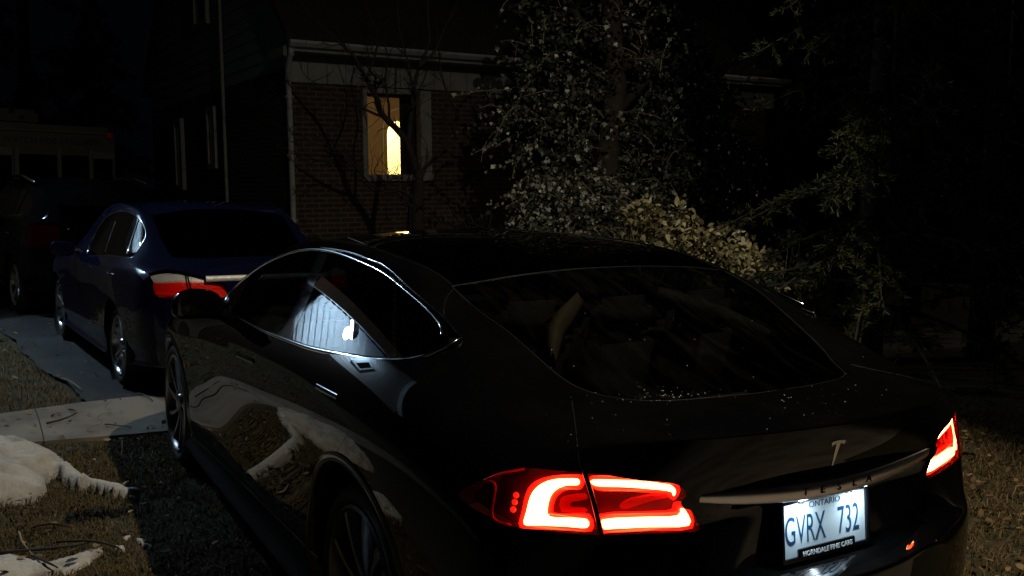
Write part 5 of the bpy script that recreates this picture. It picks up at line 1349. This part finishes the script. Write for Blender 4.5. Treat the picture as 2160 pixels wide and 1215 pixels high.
def ivy_tree():
    D = 11.0; r = np.random.default_rng(21)
    base = at_depth(1290, 560, D); base[2] = 0
    t = tag(empty('ivy_tree', tuple(base)), 'tall tree smothered in trailing ivy between the brick house and the hedge', 'tree')
    P = lambda u, v, d=0: at_depth(u, v, D+d)-base
    tr = MB(); tr.tube([(0, 0, -.1), tuple(P(1290, 470)), tuple(P(1280, 330)), tuple(P(1300, 180)), tuple(P(1290, 20)), tuple(P(1300, -160))], [.22, .17, .14, .12, .10, .08], 12)
    for a, b_, c in (((1285, 330), (1200, 230), (1120, 190)), ((1290, 250), (1380, 150), (1440, 60)), ((1292, 120), (1220, 40), (1180, -40)), ((1284, 380), (1180, 330), (1090, 300)), ((1292, 150), (1420, 110), (1480, 120))):
        tr.tube([tuple(P(*a)), tuple(P(*b_)), tuple(P(*c))], [.07, .045, .02], 8)
    tr.build('trunk', M['bark_dark'], t, True)
    # (u, v, radius px, depth offset, shoots, leaf tone, length)
    clumps = [(1150,40,80,0,70,.45),(1190,130,110,0,120,.42),(1130,210,85,-.2,90,.52),(1110,270,60,-.2,46,.55),(1250,70,110,.1,90,.35),(1290,180,120,.2,110,.33),(1380,60,100,-.1,100,.6),(1430,120,80,-.1,60,.55),(1400,200,100,.1,80,.42),(1440,270,90,.2,70,.40),
              (1180,300,90,0,90,.45),(1260,300,120,.2,100,.33),(1360,330,120,.3,100,.33),(1190,420,85,-.5,190,.72),(1260,440,80,-.3,110,.6),(1150,440,55,-.5,80,.78),(1330,420,90,.2,90,.4),(1440,400,90,.4,90,.36),(1510,330,80,.8,70,.45),(1540,420,70,.8,60,.4),(1500,230,70,.6,60,.45),(1560,330,50,.9,40,.45),(1470,160,60,.2,50,.55),(1590,440,50,.9,40,.4),(1240,-60,160,0,120,.4),(1380,-60,120,0,80,.5)]
    C, T, N, tone, lines = [], [], [], [], []
    for (u, v, rp, dd, ns, tn) in clumps:
        c = P(u, v, dd); rad = rp*D/FOC
        st_ = sph(c, (rad*.9, rad*.9, rad), ns, r, .45)
        c_, t_, n_, l_ = strands(st_[:int(len(st_)*(.62 if v < 300 else .9))], r, (.22, .75), 3.0, .042, .07, .16)
        C.append(c_); T.append(t_); N.append(n_); lines += l_
        tn2 = tn*(.76 if v < 260 else 1.0); tone.append(np.clip(tn2*.22+r.beta(.55, 2.0, size=len(c_))*tn2*2.4, 0, 1))  # upper clumps toned darker: dimmer light painted into the leaves
    # twigs reaching out to the left
    for pts, tn in (([(1100,185),(1060,190),(1010,192),(955,204)], .8), ([(1110,310),(1090,335),(1060,348),(1024,360)], .7), ([(1090,250),(1050,240),(1010,248)], .85), ([(1080,290),(1040,305),(995,325)], .6), ([(1120,150),(1080,120),(1050,130)], .6), ([(1430,50),(1470,100),(1520,150)], .6)):
        L = spline([P(*q) for q in pts], 10)
        for q in L:
            if r.uniform() < .7:
                C.append((q+r.normal(size=3)*.015)[None]); T.append(np.array([[0, .3, -.9]])+r.normal(size=(1, 3))*.4); N.append(np.array([[-.8, .3, .3]])+r.normal(size=(1, 3))*.4); tone.append(np.array([min(1, tn+r.uniform(-.2, .2))]))
        lines.append(list(L))
    C, T, N, tone = np.concatenate(C), np.concatenate(T), np.concatenate(N), np.concatenate(tone)
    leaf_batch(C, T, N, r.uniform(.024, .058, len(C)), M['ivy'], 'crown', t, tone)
    # inner foliage closing the view to the house, shade painted in as dark tone
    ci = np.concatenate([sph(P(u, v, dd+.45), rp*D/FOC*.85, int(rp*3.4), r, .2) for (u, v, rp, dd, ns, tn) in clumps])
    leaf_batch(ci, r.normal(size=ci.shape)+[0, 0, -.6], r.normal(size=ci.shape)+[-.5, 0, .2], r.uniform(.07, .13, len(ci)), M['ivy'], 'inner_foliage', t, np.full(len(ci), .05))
    sm = MB()
    for l in lines[::3]: sm.tube(l[::3] if len(l) > 6 else l, .0045, 4, False)
    for pts in ([(1245,160),(1235,200),(1250,240),(1240,285)], [(1195,215),(1200,300),(1190,380)], [(1330,90),(1400,150),(1470,230)], [(1190,340),(1220,300),(1260,250)]):
        sm.tube(spline([P(*q) for q in pts], 6), .012, 6)
    vs = sm.build('vine_stem', M['bark_vine'], t); vs['kind'] = 'stuff'
    return t
ivy_tree()

def shrub(name, label, cat, D, blobs, size, material, seed, dens, shape='ovate', group=None, twig=None):
    r = np.random.default_rng(seed); u, v = blobs[0][:2]; base = at_depth(u, v, D); base[2] = 0
    t = tag(empty(name, tuple(base)), label, cat, group)
    C, T, N, tone = [], [], [], []; st_ = MB()
    for (u, v, rp, dd, tn) in blobs:
        c = at_depth(u, v, D+dd)-base; rad = rp*D/FOC; n = int(dens*rp*rp/100)
        k = max(3, n//14)
        cc = sph(c, rad, k, r, .3)
        for q in cc:
            m = 14; p = q+r.normal(size=(m, 3))*rad*.22
            C.append(p); T.append(r.normal(size=(m, 3))*.6+(q-c)/rad*.8+[0, 0, -.25]); N.append(r.normal(size=(m, 3))*.42+[-.62, .38, .6]); tone.append(np.clip(tn*(.25+1.0*r.uniform()**1.2)+r.normal(size=m)*.16, 0, 1))
            if r.uniform() < .5:
                a = np.array([c[0]*.4+r.normal()*.08, c[1]*.4+r.normal()*.08, 0.0]); st_.tube([a, (a+q)/2+r.normal(size=3)*.06+[0, 0, .1], q], [.010, .007, .003], 5, False)
    C, T, N, tone = map(np.concatenate, (C, T, N, tone))
    leaf_batch(C, T, N, r.uniform(size[0], size[1], len(C)), material, 'foliage', t, tone, shape)
    st_.build('stem', M[twig or 'bark_vine'], t)
    return t
shrub('hedge_shrub', 'hedge with pale tan leaves behind the roof of the black car', 'shrub', 9.4,
      [(1330,468,40,.2,.45),(1380,480,46,.1,.5),(1440,462,42,.2,.55),(1420,510,50,0,.55),(1480,520,52,0,.66),(1530,540,52,-.1,.72),(1580,548,48,-.1,.76),(1500,580,60,-.2,.7),(1560,590,58,-.2,.66),(1615,570,44,-.2,.74),(1640,560,34,-.1,.6),(1600,620,50,-.2,.5),(1660,655,40,-.2,.4),(1690,655,30,-.2,.5),(1660,505,26,.1,.5),(1700,585,42,-.3,.6),(1690,640,40,-.3,.5),(1640,600,44,-.4,.65),(1350,440,30,.2,.5)],
      (.042, .088), M['tan_leaf'], 31, 9.5)
shrub('sapling', 'small sparse sapling with a few pale leaves right of the tan hedge', 'shrub', 9.0,
      [(1668,500,22,0,.6),(1690,480,18,0,.4),(1752,498,12,.1,.65),(1735,535,14,.1,.35),(1775,650,16,.1,.5)], (.03, .06), M['tan_leaf'], 33, 10)

# ---- bare tree in front of the lit window
def bare_tree():
    r = np.random.default_rng(5); D = 12.3
    base = at_depth(883, 520, D); base[2] = 0
    t = tag(empty('bare_tree', tuple(base)), 'leafless forked tree in front of the lit house window', 'tree')
    P = lambda u, v, d=0.0: at_depth(u, v, D+d)-base
    px = D/FOC
    tr = MB(); tr.tube(spline([tuple(np.array([0, 0, -.1])), P(882, 480), P(881, 430), P(885, 380)], 5), np.linspace(16, 10.5, 16)*px, 10)
    limbs = [([(885,382),(872,338),(858,300),(836,272),(818,255),(803,238)], 8.5, 6, 0), ([(803,238),(795,205),(772,165),(745,118),(700,75),(655,35)], 5.5, 1.5, -.3), ([(812,248),(790,240),(752,222),(705,198),(660,172)], 3.6, .9, -.5),
             ([(872,338),(862,300),(868,240),(872,195),(884,140),(905,90),(902,20),(905,-60)], 6.5, 1.6, .2), ([(868,230),(880,205),(868,170),(858,120),(842,60),(838,-20)], 3.4, 1, -.2), ([(884,140),(915,110),(938,60),(965,0),(975,-60)], 3.4, 1, .5),
             ([(886,378),(898,352),(915,338),(940,318),(962,295)], 5.5, 1.2, .2), ([(940,318),(938,260),(942,200),(930,150),(925,90)], 3.6, 1, .6), ([(880,425),(862,412),(845,402),(812,405),(778,385),(748,350),(712,318),(655,300)], 4.2, .9, -.5),
             ([(860,412),(850,395),(848,375),(852,360)], 2.5, 1, .2), ([(820,262),(820,220),(812,170),(818,120),(800,60)], 3.4, 1, .3), ([(772,165),(790,120),(795,70),(770,10)], 2.8, .8, .2), ([(885,470),(872,440),(862,430),(852,415)], 4, 2, -.1),
             ([(748,350),(720,345),(690,342),(650,330),(622,300)], 2.0, .6, -.6), ([(945,205),(962,240),(955,270)], 2.0, .8, .6)]
    segs = []
    for pts, r0, r1, dd in limbs:
        L = spline([P(u, v, dd*i/len(pts)) for i, (u, v) in enumerate(pts)], 6); m = len(L)
        tr.tube(L, np.linspace(r0, r1, m)*px, 7)
        segs.append((L, r0, r1))
    tr.build('trunk', M['bark_dark'], t, True)
    tw = MB()
    def grow(p, d, L, rad, lev):
        pts = [p]; k = 5
        for i in range(k):
            d = d+r.normal(size=3)*.22+np.array([0, 0, .06]); d /= np.linalg.norm(d); pts.append(pts[-1]+d*L/k)
        tw.tube(pts, np.linspace(rad, rad*.4, len(pts)), 4, False)
        if lev > 0:
            for i in range(2, k+1):
                if r.uniform() < .75:
                    e = d+r.normal(size=3)*.75; grow(pts[i], e/np.linalg.norm(e), L*r.uniform(.4, .65), rad*.6, lev-1)
    for L, r0, r1 in segs:
        m = len(L)
        for i in range(int(m*.25), m, 2):
            if r.uniform() < .8:
                d = (L[min(i+1, m-1)]-L[i-1]); d /= np.linalg.norm(d); e = d+r.normal(size=3)*.8; e /= np.linalg.norm(e)
                grow(L[i], e, r.uniform(.25, .6), r.uniform(.7, 1.3)*px, 1)
        d = L[-1]-L[-3]; grow(L[-1], d/np.linalg.norm(d), .5, r1*px, 2)
    tw.build('crown', M['bark_dark'], t)
bare_tree()
def bare_shrub():
    r = np.random.default_rng(8); D = 12.6; base = at_depth(1015, 545, D); base[2] = 0
    t = tag(empty('bare_shrub', tuple(base)), 'leafless shrub of thin upright stems against the brick wall', 'shrub')
    b = MB()
    for i in range(85):
        a = r.uniform(0, 6.28); o = np.array([math.cos(a), math.sin(a), 0])*r.uniform(0, .28); lean = r.normal(size=2)*.42; h = r.uniform(.7, 1.5)
        pts = [o+np.array([lean[0]*s**1.6*h, lean[1]*s**1.6*h, h*s]) + r.normal(size=3)*.015 for s in np.linspace(0, 1, 7)]
        b.tube(pts, np.linspace(.007, .0025, 7), 4, False)
        for k in (3, 4, 5):
            if r.uniform() < .6:
                e = pts[k]+np.array([r.normal()*.2, r.normal()*.2, r.uniform(.1, .35)]); b.tube([pts[k], (pts[k]+e)/2+r.normal(size=3)*.02, e], [.0035, .003, .002], 4, False)
    b.build('stem', mat('shrub_stem', (.10, .085, .07), .8), t)
bare_shrub()

# ---- conifers
def conifer(name, label, base, height, rad, n_br, material, seed, trunk_r=.14, z0=.6, droop=.35, needle=(.03, .06), per=170, group=None, extra=()):
    r = np.random.default_rng(seed); t = tag(empty(name, tuple(base)), label, 'tree', group)
    tr = MB(); tr.tube([(0, 0, -.1), (0, 0, height*.5), (0, 0, height)], [trunk_r, trunk_r*.6, .02], 10)
    C, T, N, tone = [], [], [], []
    ends = []
    for i in range(n_br):
        z = z0+(height-z0)*((i+r.uniform())/n_br)**1.05; a = r.uniform(0, 2*np.pi); L = rad*(1-(z-z0)/(height-z0+.01))**.7*r.uniform(.6, 1.1)+.1
        ends.append((z, np.array([math.cos(a), math.sin(a), 0])*L+np.array([0, 0, z-droop*L*r.uniform(.5, 1.4)])))
    for e in extra: ends.append((max(z0, e[2]+.35), np.array(e, float)))
    for z, end in ends:
        o = np.array([0, 0, z]); s = np.linspace(0, 1, 8)[:, None]; L = np.linalg.norm(end-o)
        line = o+(end-o)*s+np.array([0, 0, 1])*(s*(1-s))*L*.3
        tr.tube(line, np.linspace(.022, .005, 8), 5, False)
        ns = max(4, int(L*11)); tn = np.clip(.45+r.normal()*.2, .1, .9)
        for k in range(ns):
            f = r.uniform(.2, 1.0); q = o+(end-o)*f+np.array([0, 0, 1])*(f*(1-f))*L*.3
            sd = r.normal(size=3)*np.array([1, 1, .35]); sd = sd/np.linalg.norm(sd)+(end-o)/L*.8; sd /= np.linalg.norm(sd); sl = r.uniform(.10, .26)
            m = int(per/10); u_ = r.uniform(0, 1, (m, 1)); p = q+sd*sl*u_+np.array([0, 0, -.25])*sl*u_**2
            C.append(p+r.normal(size=(m, 3))*.008); T.append(sd+r.normal(size=(m, 3))*.55); N.append(r.normal(size=(m, 3))+[0, 0, .6]); tone.append(np.clip(tn+r.normal(size=m)*.2+.15*u_[:, 0], 0, 1))
    tr.build('trunk', M['bark_dark'], t, True)
    C, T, N, tone = map(np.concatenate, (C, T, N, tone))
    n = len(C); T /= np.linalg.norm(T, axis=1, keepdims=True); N -= T*(N*T).sum(1, keepdims=True); N /= np.linalg.norm(N, axis=1, keepdims=True); B = np.cross(N, T)
    ln = r.uniform(needle[0], needle[1], n)[:, None]; wd = ln*.085
    V = np.concatenate([C-B*wd*.6, C+B*wd*.6, C+T*ln*.6+B*wd, C+T*ln, C+T*ln*.6-B*wd]); i = np.arange(n)
    F = np.stack([i, i+n, i+2*n, i+3*n, i+4*n], 1)
    fast_mesh('crown', V, 5, F.ravel(), material, t, np.tile(tone, 5))
    return t
cb = at_depth(1835, 620, 8.0); cb[2] = 0
tips = [(1800,285,6.9),(1775,345,6.7),(1755,425,6.5),(1870,265,6.9),(1735,90,7.2),(1760,60,7.2),(1790,330,6.8),(1740,590,6.9),(1760,415,6.5),(1880,275,6.9),(1815,145,7.1),(1795,300,6.8),(1740,430,6.6),(1860,290,6.8),(1745,570,6.8)]
conifer('conifer', 'evergreen with drooping sprays catching light at the dark right side', cb, 6.5, 1.45, 90, M['needle'], 41, per=520, extra=[at_depth(u, v, d)-cb for u, v, d in tips], group='dark evergreens')
c2 = at_depth(2080, 560, 9.6); c2[2] = 0
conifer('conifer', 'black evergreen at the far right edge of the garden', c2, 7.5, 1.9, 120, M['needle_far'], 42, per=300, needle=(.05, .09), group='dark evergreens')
c3 = at_depth(1930, 500, 13.0); c3[2] = 0
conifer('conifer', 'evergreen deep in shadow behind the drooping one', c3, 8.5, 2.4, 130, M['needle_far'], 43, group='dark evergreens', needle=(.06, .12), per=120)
c4 = at_depth(1650, 430, 15.5); c4[2] = 0
conifer('conifer', 'slim black evergreen standing before the orange window', (c4[0], c4[1]-1.7, 0), 7.5, 1.3, 80, M['needle_far'], 45, group='dark evergreens', z0=2.4, needle=(.06, .12), per=120)
for (u, D, h, rad, sd, lb) in ((60, 30, 15, 4.2, 51, 'big dark conifer rising behind the van at the upper left'), (200, 36, 8.5, 2.6, 52, 'lower dark conifer between the van and the house')):
    c = at_depth(u, 395, D); c[2] = 0
    conifer('conifer', lb, c, h, rad, 70, M['needle_far'], sd, trunk_r=.25, z0=1.2, needle=(.15, .30), per=160, group='far conifers')

def far_wood():
    """dark wood closing off the right of the garden: one mass nobody could count"""
    r = np.random.default_rng(77); C = []
    for u in np.arange(1500, 2700, 60):
        D = r.uniform(19, 27); h = r.uniform(7, 11); b = at_depth(u, 400, D); b[2] = 0; k = 900
        z = r.uniform(0, 1, k)**.8; rad = 2.6*(1-z)**.6+.3; a = r.uniform(0, 6.28, k); q = np.sqrt(r.uniform(.15, 1, k))
        C.append(np.stack([b[0]+rad*q*np.cos(a), b[1]+rad*q*np.sin(a), z*h+.2], 1))
    C = np.concatenate(C)
    o = leaf_batch(C, r.normal(size=C.shape)+[0, 0, -.8], r.normal(size=C.shape), r.uniform(.35, .8, len(C)), M['needle_far'], 'far_wood', None, r.uniform(0, 1, len(C)), 'ovate'); o['kind'] = 'stuff'
far_wood()

def litter():
    """fallen leaves on the verge and the walk"""
    r = np.random.default_rng(91); P = []
    for n, x0, x1, y0, y1, s in ((1500, -1.2, 1.9, -4.6, -1.2, 1), (170, .6, 3.6, 1.0, 2.2, 1), (60, 3.7, 4.7, .8, 2.4, 1), (90, 4.9, 9, .9, 2.6, 1)):
        P.append(np.stack([r.uniform(x0, x1, n), r.uniform(y0, y1, n), np.full(n, .034)+r.uniform(0, .02, n)*(y1 < 0)], 1))
    P = np.concatenate(P); n = len(P)
    T = r.normal(size=(n, 3))*[1, 1, .25]; N = r.normal(size=(n, 3))*.35+[0, 0, 1]
    o = leaf_batch(P, T, N, r.uniform(.02, .06, n), M['litter'], 'leaf_litter', None, r.uniform(0, 1, n), 'ovate'); o['kind'] = 'stuff'
M['litter'] = leaf_mat('fallen_leaf', [(0.025, 0.016, 0.008), (0.07, 0.045, 0.02), (0.16, 0.10, 0.045), (0.34, 0.24, 0.12)], 0.7, 0.2)
litter()
